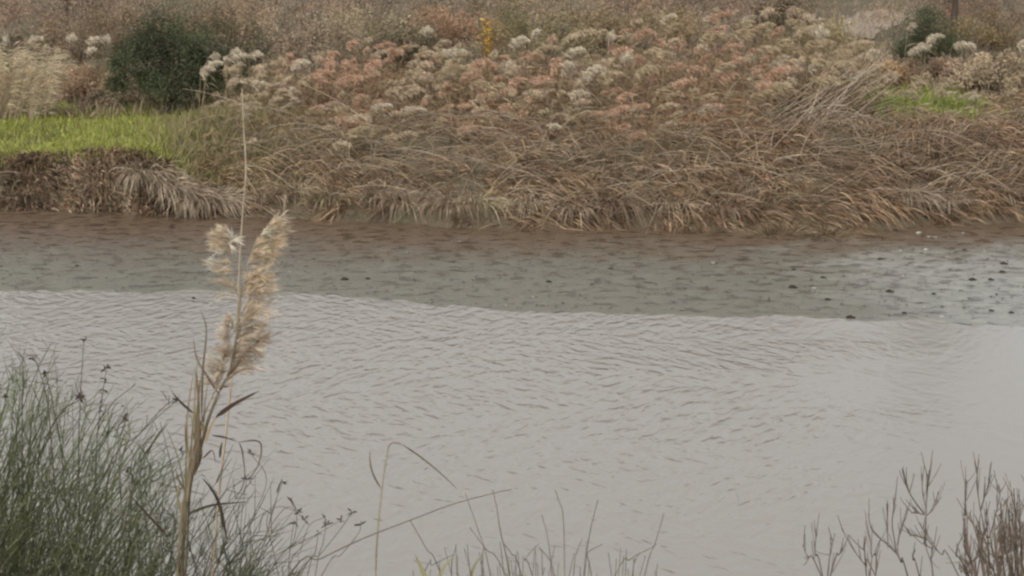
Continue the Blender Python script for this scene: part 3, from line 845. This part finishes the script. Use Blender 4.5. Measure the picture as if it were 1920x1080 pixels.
# tree trunk at top right and another at far left
def tree(p, v, yy, h, r, label, seed):
    b = at(p, v, yy); gz = float(ground_z(b[0], b[1]))
    root = empty('tree', (b[0], b[1], gz), label, 'tree')
    g = Geo()
    C = path_tube(g, [(0, 0, -.1), (.04, 0, h * .3), (-.05, 0, h * .6), (.06, 0, h)], r, r * .35, (.075, .058, .044), 10)
    g.obj('trunk', M_bark, root)
    g = Geo(); tips = []
    for k in range(14):
        s = C[random.randrange(len(C) // 2, len(C))]
        d = np.array([random.gauss(0, 1), random.gauss(0, 1), random.uniform(.2, 1.)]); d /= np.linalg.norm(d)
        L = h * random.uniform(.25, .45)
        B = path_tube(g, [s, s + d * L * .5 + np.array([0, 0, .1]), s + d * L], r * .3, r * .07, (.085, .065, .05), 6); tips += list(B[2:])
    g.obj('limbs', M_bark, root)
    tips = np.array(tips); n = 14000
    P = tips[rng.integers(0, len(tips), n)] + rng.normal(0, h * .07, (n, 3))
    g = Geo(); ribbon(g, arc(P, rng.normal(0, 1, (n, 3)), rng.uniform(.07, .13, n), .2, 2), rng.uniform(.03, .05, n), pick([(.05, .065, .03), (.075, .085, .04)], [1, 1], n), base_t=.5)
    g.obj('crown', M_green, root)
tree(1788, 12, 46, 5.0, .11, 'dark tree trunk rising out of the picture at top right', 1)
tree(122, 28, 50, 5.0, .09, 'thin dark tree trunk rising out of the picture at top left', 2)

# pale bare path at top right
g = Geo()
pp = np.array([(1560, 66), (1610, 30), (1680, 18), (1692, 40), (1650, 66), (1600, 78)])
cxy = [tuple(ground_hit(p, v)[:2]) for p, v in pp]
cxy = smooth_path(np.array([(a, b_, 0) for a, b_ in cxy + [cxy[0]]]), 8)[:-1, :2]
ctr = cxy.mean(0); rings = np.linspace(0.02, 1, 9)
cxy = ctr + (cxy - ctr) * (1 + .22 * vnoise(np.arange(len(cxy)), 0, .55, 9) + .12 * vnoise(np.arange(len(cxy)), 0, 1.3, 2))[:, None]
V = np.stack([ctr + (cxy - ctr) * s for s in rings])
Zp = ground_z(V[..., 0], V[..., 1]) + .03
idx = np.arange(V[..., 0].size).reshape(V.shape[:2]); nx = np.roll(idx, -1, 1)
f = np.stack([idx[:-1], nx[:-1], nx[1:], idx[1:]], -1).reshape(-1, 4)
g.add(np.concatenate([V, Zp[..., None]], -1).reshape(-1, 3), f, None, (.255, .21, .165))
tag(g.obj('path', M_bark), kind='structure')

# ------------------------------------------------------------------ things floating on the scum
dark = [(1030, 530, 10), (1497, 540, 13), (1683, 548, 12), (1662, 487, 9), (1822, 470, 8), (1898, 496, 12), (1896, 511, 9), (1840, 526, 12), (1875, 526, 10), (1768, 552, 7), (1498, 507, 8), (388, 491, 8),
        (640, 525, 12), (684, 524, 8), (1565, 563, 9), (1610, 597, 14), (1713, 588, 7), (1688, 432, 6), (130, 500, 8), (1918, 588, 9), (1880, 584, 8), (1555, 522, 9), (350, 560, 6)]
dl = Geo(); lump(dl, (0, 0, .2), (1, .7, .55), (.035, .030, .022), seed=1, rough=.5)
me1 = dl.mesh('weed_clump', M_bark)
for i, (p, v, s) in enumerate(dark):
    ang = PITCH - atan((540 - v) / FPX); yy = CAM_H / tan(ang)
    o = bpy.data.objects.new('weed_clump', me1); COL.objects.link(o)
    w = s / 2 / FPX * yy / cos(ang)
    o.location = ((p - 960) / FPX * yy, yy, .008); o.scale = (w * 1.3, w * 1.4, w * .8); o.rotation_euler = (0, 0, random.uniform(-.5, .5))
    tag(o, 'small dark clump of weed floating on the grey green scum', 'weed clump', 'dark weed clumps on the scum')
white = [(1344, 494, 9), (1733, 438, 14), (1752, 445, 7), (1817, 438, 8), (1749, 469, 10), (1790, 483, 8), (1708, 519, 8), (1633, 515, 6), (1537, 542, 12), (1645, 547, 8), (1001, 558, 7), (1868, 607, 8),
         (1570, 478, 5), (1700, 470, 7), (1786, 595, 10), (1750, 578, 8), (1765, 446, 7), (1860, 472, 6), (1730, 499, 9)]
wl = Geo(); lump(wl, (0, 0, .15), (1, .6, .3), (.62, .60, .54), seed=4, rough=.35)
me2 = wl.mesh('white_feather', M_plume)
for i, (p, v, s) in enumerate(white):
    ang = PITCH - atan((540 - v) / FPX); yy = CAM_H / tan(ang)
    o = bpy.data.objects.new('white_scrap', me2); COL.objects.link(o)
    w = s / 2 / FPX * yy / cos(ang)
    o.location = ((p - 960) / FPX * yy, yy, .008); o.scale = (w * .9, w, w * .8); o.rotation_euler = (0, 0, random.uniform(-.8, .8))
    tag(o, 'tiny white scrap floating on the still water near the far bank', 'floating scrap', 'white scraps on the scum')
# fine dark weed specks
g = Geo()
n = 1500
p = rng.uniform(-100, 2020, n); v = rng.uniform(450, 600, n)
w_ = np.where(p > 1600, 1, .35); kk = rng.random(n) < np.maximum(w_, .8); p, v = p[kk], v[kk]
ang = PITCH - np.arctan((540 - v) / FPX); yy = CAM_H / np.tan(ang); x = (p - 960) / FPX * yy
ok = (yy > scum_front(x) + .1) & (yy < shore_y(x) - .3); x, yy = x[ok], yy[ok]; n = len(x)
P = np.stack([x, yy, np.full(n, .012)], -1)
D = np.stack([rng.normal(0, 1, n), rng.normal(0, 1, n), rng.normal(.0, .1, n)], -1)
C = arc(P, D, rng.uniform(.03, .12, n), 0, 2)
C[..., 2] = .014 + .01 * np.sin(np.linspace(0, pi, 3))[None]
ribbon(g, C, rng.uniform(.008, .045, n), pick([(.05, .05, .035), (.09, .085, .06), (.24, .24, .20)], [4, 4, 2], n), side=np.tile([[0, 0, 1.]], (n, 1)), base_t=.4)
tag(g.obj('floating_weed', M_bark), 'fine specks of dark weed scattered over the scum', 'weed', kind='stuff')

# ------------------------------------------------------------------ foreground, near bank
def FP(pts, Y, dy=0.0):
    """pixel polyline -> world points at distance Y (dy: extra depth along the path)"""
    pts = np.asarray(pts, float)
    yy = Y + np.linspace(0, 1, len(pts)) * dy
    return at(pts[:, 0], pts[:, 1], yy)
def rooted(pts, Y, dy=0.0):
    """the same, continued down to the near bank below the frame"""
    P = FP(pts, Y, dy)
    b = P[0].copy(); d = P[0] - P[min(1, len(P) - 1)]; d = d / max(np.linalg.norm(d), 1e-6)
    gz = float(ground_z(b[0], b[1]))
    drop = b[2] - gz
    if drop > .05:
        q = b + np.array([d[0] * .5 * drop, 0, -drop - .03])
        mid = b + np.array([d[0] * .35 * drop, 0, -drop * .5])
        P = np.vstack([q, mid, P])
    return P
def rel(P, o): return np.asarray(P) - np.array(o.location)

GS = [(.135, .155, .072), (.17, .185, .095), (.10, .112, .058), (.22, .21, .125)]
def broom(p0, p1, vt, Y, n, label, seed, lean=.12, cols=GS, wts=(4, 3, 3, 1), rad=.0019, spread=.2, name='broom_shrub', leafy=True):
    """fan of thin rush-like stems; vt(px) is the photo row where the tips end"""
    pc = (p0 + p1) / 2
    x = (pc - 960) / FPX * Y
    root = empty(name, (x, Y, float(ground_z(x, Y))), label, 'shrub')
    tp = rng.uniform(p0, p1, n)
    u = rng.random(n)
    tv = vt(tp) + (1 - u ** .95) * 420 + rng.normal(0, 12, n)
    Yt = Y + rng.normal(0, .28, n)
    T = at(tp, tv, Yt)
    bx = x + (T[:, 0] - x) * spread * 2 + rng.normal(-.36, .26, n) - lean
    by = Y + rng.normal(0, .16, n)
    B = np.stack([bx, by, ground_z(bx, by) - .03], -1)
    Mx = (B + T) / 2 + np.stack([-(T[:, 0] - B[:, 0]) * .3 + rng.normal(0, .03, n), rng.normal(0, .03, n), (T[:, 2] - B[:, 2]) * .07], -1)
    t = np.linspace(0, 1, 9)[None, :, None]
    C = B[:, None] * (1 - t) ** 2 + 2 * Mx[:, None] * t * (1 - t) + T[:, None] * t * t
    wob = rng.normal(0, .006, (n, 9, 3)); wob[:, 0] = 0
    C = C + wob
    o3 = np.array(root.location)
    g = Geo()
    tube(g, C - o3, np.linspace(1.5, .5, 9)[None] * rad * rng.uniform(.7, 1.3, (n, 1)), pick(cols, wts, n), 4)
    g.obj('stems', M_green, root)
    # side twigs
    K = 9
    i = np.repeat(np.arange(n), K); a = rng.integers(3, 9, n * K)
    main = nrm(C[i, np.minimum(a + 0, 8)] - C[i, a - 1])
    D = main + rng.normal(0, .55, (n * K, 3)) + [.15, 0, 0]
    C2 = arc(C[i, a], D, rng.uniform(.05, .17, n * K), rng.uniform(-.1, .15, n * K), 4)
    g = Geo(); tube(g, C2 - o3, np.linspace(1.0, .45, 5)[None] * rad * .75 * rng.uniform(.7, 1.2, (n * K, 1)), pick(cols, wts, n * K), 3)
    g.obj('twigs', M_green, root)
    return root
r1 = broom(-180, 330, lambda p: interp(p, [(-200, 690), (0, 690), (60, 700), (120, 735), (200, 775), (260, 815), (330, 880)]), 5.2, 850,
           'dense grey green broom shrub filling the lower left corner', 1, lean=.1)
r2_ = broom(240, 560, lambda p: interp(p, [(240, 890), (330, 890), (420, 905), (480, 935), (520, 980), (560, 1030)]), 4.9, 420,
            'fine olive green shrub around the foot of the plumed reed', 2, lean=.05, cols=[(.10, .108, .055), (.13, .128, .07), (.07, .075, .042)], wts=(4, 2, 2), rad=.0018)

# long single stems with seed heads rising from the corner shrub
root = empty('seed_stalks', (float(at(150, 1080, 5.0)[0]), 5.0, float(ground_z(at(150, 1080, 5.0)[0], 5.0))), 'thin dark seed stalks standing above the corner shrub', 'stalks')
hero = [[(60, 900), (110, 780), (146, 752), (150, 741)], [(10, 860), (60, 790), (102, 762), (135, 748)], [(148, 900), (150, 762), (157, 640)], [(20, 870), (45, 760), (72, 690), (95, 645)],
        [(100, 880), (90, 760), (72, 690), (60, 672)], [(180, 930), (232, 850), (300, 770), (338, 742)], [(190, 900), (260, 815), (330, 752)], [(225, 880), (233, 800), (233, 762)],
        [(120, 900), (100, 760), (85, 700)], [(250, 920), (280, 840), (310, 800)], [(180, 890), (185, 790), (200, 690)], [(42, 860), (43, 720), (45, 672), (70, 668)], [(70, 880), (30, 780), (8, 745)],
        [(340, 960), (318, 860), (300, 790)], [(270, 960), (245, 880), (275, 830), (340, 845)], [(150, 880), (200, 770), (255, 720)], [(300, 990), (262, 920), (240, 880)]]
g = Geo(); gh = Geo()
for k, h in enumerate(hero):
    P = rooted(h[:1] and h, 5.0 + rng.normal(0, .12), rng.normal(0, .1))
    C = path_tube(g, rel(P, root), .0028, .0011, jitter((.085, .078, .055), 1)[0], 5)
    n = 9
    if k % 2 == 0:
        hd = Geo(); ribbon(hd, arc(np.repeat(C[-1:], n, 0), rng.normal(0, 1, (n, 3)) + [0, 0, .4], rng.uniform(.010, .022, n), .1, 2), np.full(n, .008), jitter((.05, .04, .03), n), base_t=.5); hd.obj('seed_head', M_bark, root)
    if k in (0, 7, 10):
        n = 16; ribbon(g, arc(C[rng.integers(len(C) - 5, len(C), n)], rng.normal(0, 1, (n, 3)), rng.uniform(.010, .025, n), .2, 2), np.full(n, .009), jitter((.045, .035, .028), n), base_t=.5)
    for q in range(4):
        j = rng.integers(len(C) // 2, len(C) - 1)
        ribbon(g, arc(C[j:j + 1], np.array([[rng.normal(0, .6), rng.normal(0, .3), 1.]]), [rng.uniform(.03, .09)], [.1], 3), [.0028], jitter((.085, .08, .05), 1))
g.obj('stems', M_stem, root)

# ---- the plumed reed in front
Y0 = 4.6
root = empty('plumed_reed', (float(at(330, 1080, Y0)[0]) - .03, Y0, 0), 'tall dry reed with a big feathery double plume in the left foreground', 'reed')
root.location.z = float(ground_z(root.location.x, Y0))
main = [(345, 1000), (352, 930), (368, 865), (388, 795), (409, 738), (432, 691), (447, 603), (453, 536)]
P = rooted(main, Y0, .05)
g = Geo(); Cm = path_tube(g, rel(P, root), .0066, .0026, (.165, .13, .075), 8, nodes=True)
# sheathing second culm
path_tube(g, rel(rooted([(338, 1000), (346, 930), (358, 860), (378, 790), (402, 735), (418, 700)], Y0 - .02), root), .0045, .0022, (.19, .145, .09), 7)
path_tube(g, rel(rooted([(352, 1000), (360, 900), (380, 830), (400, 760), (425, 712), (450, 680)], Y0 + .03), root), .004, .002, (.18, .14, .085), 7)
g.obj('stem', M_stem, root)
def leafpath(g, pts, Y, w, col, dy=0.0, per=5, side=(.2, 1, .3)):
    C = smooth_path(FP(pts, Y, dy), per)[None]
    ribbon(g, C - np.array(root.location), [w], np.array([col]), side=np.array([side], float), base_t=.2)
LB = (.145, .105, .07)
leaves = [([(405, 782), (440, 757), (486, 733)], .014, (.10, .065, .05)), ([(362, 775), (340, 755), (322, 735)], .012, LB), ([(412, 742), (385, 700), (369, 672), (362, 633)], .010, LB),
          ([(378, 800), (380, 700), (387, 620), (376, 580)], .007, (.12, .10, .06)), ([(397, 816), (420, 820), (448, 829)], .008, LB), ([(448, 829), (455, 850), (458, 900), (440, 940)], .005, LB),
          ([(448, 829), (478, 826), (490, 836), (485, 870), (468, 900), (478, 912)], .006, LB), ([(425, 1010), (411, 945), (395, 915), (379, 896)], .012, (.07, .055, .04)),
          ([(355, 962), (400, 947), (464, 941)], .010, (.085, .085, .05)), ([(310, 1000), (285, 974), (244, 929)], .011, (.08, .06, .045)), ([(362, 870), (350, 835), (347, 795)], .009, LB),
          ([(360, 900), (350, 800), (364, 690)], .008, (.2, .15, .09)), ([(352, 920), (363, 780), (372, 650)], .007, (.22, .17, .10)), ([(370, 880), (373, 760), (368, 690)], .008, (.18, .13, .08)),
          ([(400, 806), (415, 795), (430, 785)], .006, LB), ([(418, 720), (450, 695), (478, 689)], .006, (.2, .15, .10)), ([(425, 705), (440, 690), (452, 672)], .006, LB),
          ([(355, 930), (335, 900), (330, 880)], .008, LB), ([(350, 950), (352, 900), (345, 860)], .010, (.19, .15, .09)), ([(365, 890), (378, 850), (372, 812)], .008, (.16, .12, .07)),
          ([(380, 860), (398, 845), (405, 870)], .006, LB), ([(412, 858), (414, 840), (417, 828)], .008, LB), ([(345, 980), (333, 930), (338, 900)], .010, (.2, .17, .1)),
          ([(385, 830), (395, 800), (410, 775)], .01, (.26, .2, .12)), ([(375, 870), (372, 830), (385, 780)], .011, (.24, .18, .11)), ([(519, 925), (524, 910), (530, 896)], .006, (.05, .045, .035))]
for q in range(17):
    v0 = random.uniform(780, 1010); x0_ = float(interp(v0, [(736, 409), (795, 388), (865, 368), (930, 352), (1010, 344)])); dx = random.gauss(-4, 20); hh_ = random.uniform(70, 170)
    leaves.append(([(x0_, v0), (x0_ + dx * .35, v0 - hh_ * .55), (x0_ + dx, v0 - hh_)], random.uniform(.004, .009), random.choice([(.24, .18, .11), (.18, .14, .08), (.16, .15, .075), (.30, .24, .16)])))
g = Geo()
for pts, w, c in leaves: leafpath(g, pts, Y0 + rng.normal(0, .03), w, c, rng.normal(0, .06))
g.obj('leaves', M_leaf, root)
# plume: hundreds of fine silky strands around branch rachises
def tuft(g, path, n, ln, wdir, col, spread=.35, dens=1.0, t0=0.0, W=.0021, taper=.5):
    n = int(n * (1.9 if W < .002 else 1.5)); C = smooth_path(FP(path, Y0 + .05), 8) - np.array(root.location)
    nb = max(8, n // 26)                      # branchlets, each carrying a spray of hairs
    k = np.sort(rng.uniform(t0, 1, nb)) ** dens * (len(C) - 1.001)
    a = np.floor(k).astype(int); fr = (k - a)[:, None]
    P = C[a] * (1 - fr) + C[a + 1] * fr
    ax = nrm(C[np.minimum(a + 2, len(C) - 1)] - C[np.maximum(a - 1, 0)])
    D = ax * .35 + np.array(wdir) * 1.1 + rng.normal(0, spread, (nb, 3))
    L = ln * rng.uniform(.6, 1.1, nb) * (1 - taper * k / (len(C) - 1))
    B = arc(P, D, L, rng.uniform(.0, .30, nb), 6)
    tube(g, B, np.linspace(.0011, .0004, 7)[None], np.array(col) * .8, 3)
    i = rng.integers(0, nb, n); u = rng.uniform(.05, .98, n) * 6; a = np.floor(u).astype(int); fr = (u - a)[:, None]
    P = B[i, a] * (1 - fr) + B[i, a + 1] * fr + rng.normal(0, .0015, (n, 3))
    D = nrm(B[i, a + 1] - B[i, a]) + rng.normal(0, .30, (n, 3))
    CC = arc(P, D, rng.uniform(.015, .045, n), rng.uniform(0, .3, n), 3)
    ribbon(g, CC, rng.uniform(.6, 1.3, n) * W, jitter(col, n, .14, .04), taper=.5, base_t=.3)
g = Geo()
PB = (.68, .57, .42); PW = (.78, .73, .62); PBR = (.54, .44, .33)
tuft(g, [(452, 560), (462, 500), (480, 455), (506, 420)], 900, .100, (1.0, 0, .55), PB, .28, W=.0026, taper=.35)
tuft(g, [(455, 545), (485, 500), (515, 450)], 380, .045, (.6, 0, .3), PB, .35, W=.0019)
tuft(g, [(470, 470), (490, 440), (512, 416)], 150, .035, (.4, 0, .1), PW, .25)
tuft(g, [(448, 560), (440, 500), (432, 455), (436, 440)], 560, .085, (-.85, 0, .5), (.62, .52, .39), .32)
tuft(g, [(430, 490), (425, 460), (440, 448)], 120, .030, (-.2, 0, .2), PW, .4)
tuft(g, [(408, 520), (410, 490), (415, 470)], 60, .03, (-.3, 0, .1), PW, .4)
tuft(g, [(445, 640), (452, 590), (470, 545)], 560, .130, (.95, 0, .45), (.66, .565, .445), .36, W=.0019)
tuft(g, [(425, 705), (440, 650), (455, 600)], 640, .135, (.9, 0, .5), (.66, .565, .445), .42, W=.0019)
tuft(g, [(405, 735), (425, 670), (440, 600)], 460, .065, (-.45, 0, .45), (.66, .565, .445), .40, W=.0019)
tuft(g, [(430, 690), (455, 660), (490, 635)], 170, .055, (.6, 0, .1), (.46, .35, .24), .35, W=.0019)
tuft(g, [(400, 745), (412, 700), (425, 660)], 250, .045, (0, 0, .3), PBR, .35)
g.obj('plume', M_plume, root)

# bare taller reed stem behind the plume
root2 = empty('bare_reed_stem', (float(at(440, 1080, 4.9)[0]), 4.9, float(ground_z(at(440, 1080, 4.9)[0], 4.9))), 'thin bare pale stem standing behind the plume and rising across the far bank', 'stem')
g = Geo()
path_tube(g, rel(rooted([(405, 990), (425, 800), (443, 620), (449, 500), (455, 400), (461, 320), (457, 240), (454, 165)], 4.9), root2), .0048, .0018, (.36, .29, .21), 6)
g.obj('stem', M_stem, root2)
g = Geo(); path_tube(g, rel(FP([(461, 330), (470, 345), (484, 367)], 4.9), root2), .002, .001, (.33, .26, .2), 5); g.obj('side_twig', M_stem, root2)

# bent stalk
def stalk_thing(name, label, cat, Y, paths, leafs=(), col=(.15, .125, .085), r=(.0035, .0015), dy=0.0):
    b = FP([paths[0][0]], Y)[0]
    o = empty(name, (b[0], Y, float(ground_z(b[0], Y))), label, cat)
    g = Geo()
    for i, pth in enumerate(paths):
        P = rooted(pth, Y + (rng.normal(0, .05) if i else 0), dy) if pth[0][1] > 1010 else FP(pth, Y, dy)
        path_tube(g, rel(P, o), r[0] * (1 if i == 0 else .7), r[1], jitter(col, 1, .1)[0], 6)
    g.obj('stem', M_stem, o)
    if leafs:
        g = Geo()
        for pth, w, c in leafs:
            C = smooth_path(FP(pth, Y), 5)[None]
            ribbon(g, C - np.array(o.location), [w], np.array([c]), side=np.array([[.3, 1, .3]]), base_t=.2)
        g.obj('leaves', M_leaf, o)
    return o
stalk_thing('bent_stalk', 'pale upright stalk snapped at the top with its end hanging right', 'stalk', 4.8,
            [[(704, 1085), (708, 1000), (718, 900), (728, 838)], [(728, 838), (736, 830), (752, 832)]],
            [([(752, 832), (782, 852), (815, 878), (842, 902), (858, 918)], .007, (.20, .165, .11)), ([(714, 916), (700, 890), (694, 866), (694, 846)], .007, (.13, .11, .075))], col=(.25, .21, .16), r=(.0036, .0026))
stalk_thing('arching_stem', 'long thin dark stem arching low across the water from the left shrub', 'stem', 4.7,
            [[(540, 1080), (600, 1048), (680, 1010), (770, 975), (850, 945), (925, 925), (960, 917)]], col=(.09, .075, .055), r=(.0028, .0011))
# twig spray between the reed and the bent stalk
tw = [[(470, 1085), (500, 1000), (540, 950), (570, 975)], [(500, 1085), (548, 1020), (556, 960), (545, 940)], [(530, 1085), (560, 1040), (580, 985), (610, 970)], [(560, 1085), (600, 1040), (640, 990), (660, 960)],
      [(590, 1085), (605, 1020), (612, 985)], [(470, 1080), (495, 1020), (510, 960), (530, 905)], [(540, 1080), (548, 1000), (552, 978)], [(600, 1085), (640, 1040), (672, 1000), (676, 985)], [(440, 1070), (470, 980), (500, 900), (470, 850)],
      [(520, 1070), (500, 980), (520, 950), (560, 960)], [(450, 1075), (452, 980), (462, 900)], [(575, 1085), (590, 1040), (597, 1000)], [(490, 1085), (520, 1040), (580, 1010), (640, 975)]]
o = stalk_thing('twig_spray', 'sparse dark twigs with seed heads right of the plumed reed', 'twigs', 4.75, tw, col=(.085, .075, .055), r=(.0022, .0009))
g = Geo()
for pth in tw:
    E = FP([pth[-1]], 4.75)[0] - np.array(o.location); n = 7
    g = Geo(); ribbon(g, arc(np.repeat(E[None], n, 0), rng.normal(0, 1, (n, 3)) + [0, 0, .6], rng.uniform(.01, .028, n), .2, 2), np.full(n, .007), jitter((.055, .045, .035), n), base_t=.5); g.obj('seed_head', M_bark, o)

# grass clump at bottom centre
cen = [[(956, 1085), (939, 1000), (931, 950), (924, 919)], [(1059, 1085), (1056, 970), (1048, 940), (1041, 919)], [(1095, 1085), (1106, 1000), (1121, 937)], [(1207, 1085), (1228, 1020), (1245, 962)],
       [(952, 1085), (911, 1030), (881, 989)], [(920, 1080), (896, 992), (872, 925)], [(830, 1085), (800, 1030), (769, 975)], [(1035, 1085), (1027, 1010), (1016, 966)], [(846, 1085), (848, 1050), (854, 1028)],
       [(905, 1085), (905, 1040), (907, 1025)], [(1000, 1085), (985, 1050), (1010, 1020)], [(1040, 1085), (1030, 1050), (1010, 1026)], [(1150, 1085), (1180, 1050), (1215, 1030), (1232, 1020)], [(1075, 1085), (1080, 1040), (1092, 1010)],
       [(1110, 1085), (1100, 1040), (1130, 1020)], [(790, 1085), (810, 1060), (850, 1040)], [(1185, 1085), (1190, 1055), (1200, 1035)], [(980, 1085), (960, 1040), (945, 1020)]]
o = stalk_thing('grass_clump', 'clump of thin dry stalks fanning up at the bottom centre of the picture', 'grass clump', 4.6, cen,
                [([(800, 1090), (790, 1065), (778, 1040)], .018, (.30, .28, .17)), ([(820, 1090), (835, 1060), (850, 1045)], .012, (.26, .24, .15)), ([(880, 1090), (890, 1060), (905, 1040)], .010, (.22, .2, .12))],
                col=(.13, .115, .08), r=(.0030, .0011))
g = Geo(); n = 80
tp = rng.uniform(770, 1260, n); tv = 1078 - 75 * rng.random(n) ** 1.8 + np.abs(tp - 1000) * .06
T = at(tp, tv, 4.6 + rng.normal(0, .1, n)); bx = T[:, 0] * .75 + rng.normal(0, .04, n) + .02; by = 4.6 + rng.normal(0, .08, n)
B = np.stack([bx, by, ground_z(bx, by) - .02], -1); t = np.linspace(0, 1, 6)[None, :, None]
C = B[:, None] * (1 - t) + T[:, None] * t + np.stack([rng.normal(0, .05, n), np.zeros(n), np.zeros(n)], -1)[:, None] * np.sin(t * pi)
tube(g, C - np.array(o.location), np.linspace(.0022, .0009, 6)[None] * np.ones((n, 1)), pick([(.14, .125, .085), (.17, .155, .09), (.10, .095, .06)], [1, 1, 1], n), 4)
g.obj('short_stems', M_stem, o)

# twiggy leafless shrubs at lower right
def twig_shrub(label, Y, paths, rnd, col, nrand=0, box=None, seed=0):
    b = FP([paths[0][0]], Y)[0]
    o = empty('twiggy_shrub', (b[0], Y, float(ground_z(b[0], Y))), label, 'shrub')
    g = Geo(); gt = g
    allp = []
    for i, pth in enumerate(paths):
        yy = Y + rng.normal(0, .06)
        P = rooted(pth, yy, rng.normal(0, .05)) if pth[0][1] > 1055 else FP(pth, Y, rng.normal(0, .05))
        big = pth[0][1] > 1055
        C = path_tube(g, rel(P, o), .0030 if big else .0021, .0011, jitter(col, 1, .12)[0], 6)
        allp.append(C[len(C) // 3:])
    if nrand:
        x0, x1, y0 = box
        for i in range(nrand):
            px0 = random.uniform(x0, x1 + 20); top = y0(px0) + random.random() ** 1.3 * 120
            dx = random.gauss(-6, 22)
            pts = [(px0 + dx * .3 + 10, 1085), (px0 + dx * .1 + random.gauss(0, 6), lerp(1085, top, .5)), (px0 - dx * .2, top)]
            C = path_tube(g, rel(rooted(pts, Y + random.gauss(0, .16)), o), .0034, .0013, jitter(col, 1, .2)[0], 5)
            allp.append(C[len(C) // 3:])
    for C in allp:
        n = rnd
        k = rng.integers(0, len(C) - 1, n)
        ax = nrm(C[k + 1] - C[k]); sd = rng.normal(0, .45, (n, 3)); sd[:, 1] *= .6
        tube(gt, arc(C[k], ax + sd + [0, 0, .5], rng.uniform(.025, .075, n), -.25, 4), np.linspace(.0014, .0008, 5)[None] * np.ones((n, 1)), jitter(col, n, .2), 4)
    g.obj('branches', M_bark, o)
    return o
TC = (.12, .098, .078)
twig_shrub('small leafless shrub with forked twigs, leftmost of the bare shrubs at lower right', 4.7,
           [[(1542, 1080), (1529, 1041), (1529, 1015), (1532, 1000)], [(1552, 1080), (1557, 1040), (1565, 1000)], [(1558, 1076), (1573, 1040), (1587, 1015)], [(1642, 1080), (1623, 1060), (1600, 1030), (1578, 991)],
            [(1642, 1076), (1640, 1040), (1647, 1018)], [(1623, 1060), (1620, 1030), (1621, 1005)], [(1540, 1080), (1515, 1045), (1505, 1022)], [(1630, 1085), (1634, 1040), (1631, 1005)]], 6, TC)
twig_shrub('leafless shrub with long forked antler like twigs, middle of the bare shrubs at lower right', 4.7,
           [[(1702, 1080), (1690, 1055), (1678, 1034), (1639, 999), (1631, 980), (1628, 962)], [(1681, 1034), (1673, 986), (1675, 960), (1679, 935)], [(1683, 1022), (1688, 995), (1699, 970)], [(1665, 1027), (1664, 985), (1665, 943)],
            [(1791, 1067), (1765, 1040), (1739, 1012), (1725, 980)], [(1737, 1012), (1736, 980), (1736, 954), (1730, 925), (1729, 889)], [(1736, 954), (1739, 920), (1742, 882)], [(1733, 963), (1715, 940), (1700, 912), (1692, 879)],
            [(1736, 967), (1748, 957), (1757, 943)], [(1733, 965), (1720, 962), (1709, 962)], [(1739, 1012), (1722, 1006), (1705, 1004)], [(1748, 1028), (1735, 1022), (1732, 1015)], [(1750, 1085), (1745, 1050), (1752, 1020)], [(1725, 1085), (1712, 1050), (1716, 1030)]], 6, TC)
twig_shrub('dense leafless reddish brown shrub in the lower right corner', 4.8,
           [[(1855, 1080), (1849, 1018), (1835, 995), (1817, 973), (1794, 934)], [(1846, 992), (1838, 954), (1833, 915), (1833, 876)], [(1839, 957), (1848, 925), (1860, 889)], [(1810, 967), (1810, 935), (1812, 899)],
            [(1855, 1010), (1868, 960), (1875, 928), (1873, 907)], [(1891, 1080), (1896, 1020), (1900, 967), (1894, 902)], [(1914, 1080), (1912, 1000), (1907, 915)], [(1870, 1080), (1885, 1030), (1890, 1000), (1885, 960)]],
           7, (.135, .105, .08), nrand=85, box=(1800, 1985, lambda p: float(interp(p, [(1780, 1000), (1830, 955), (1880, 925), (1920, 905), (2000, 900)]))))
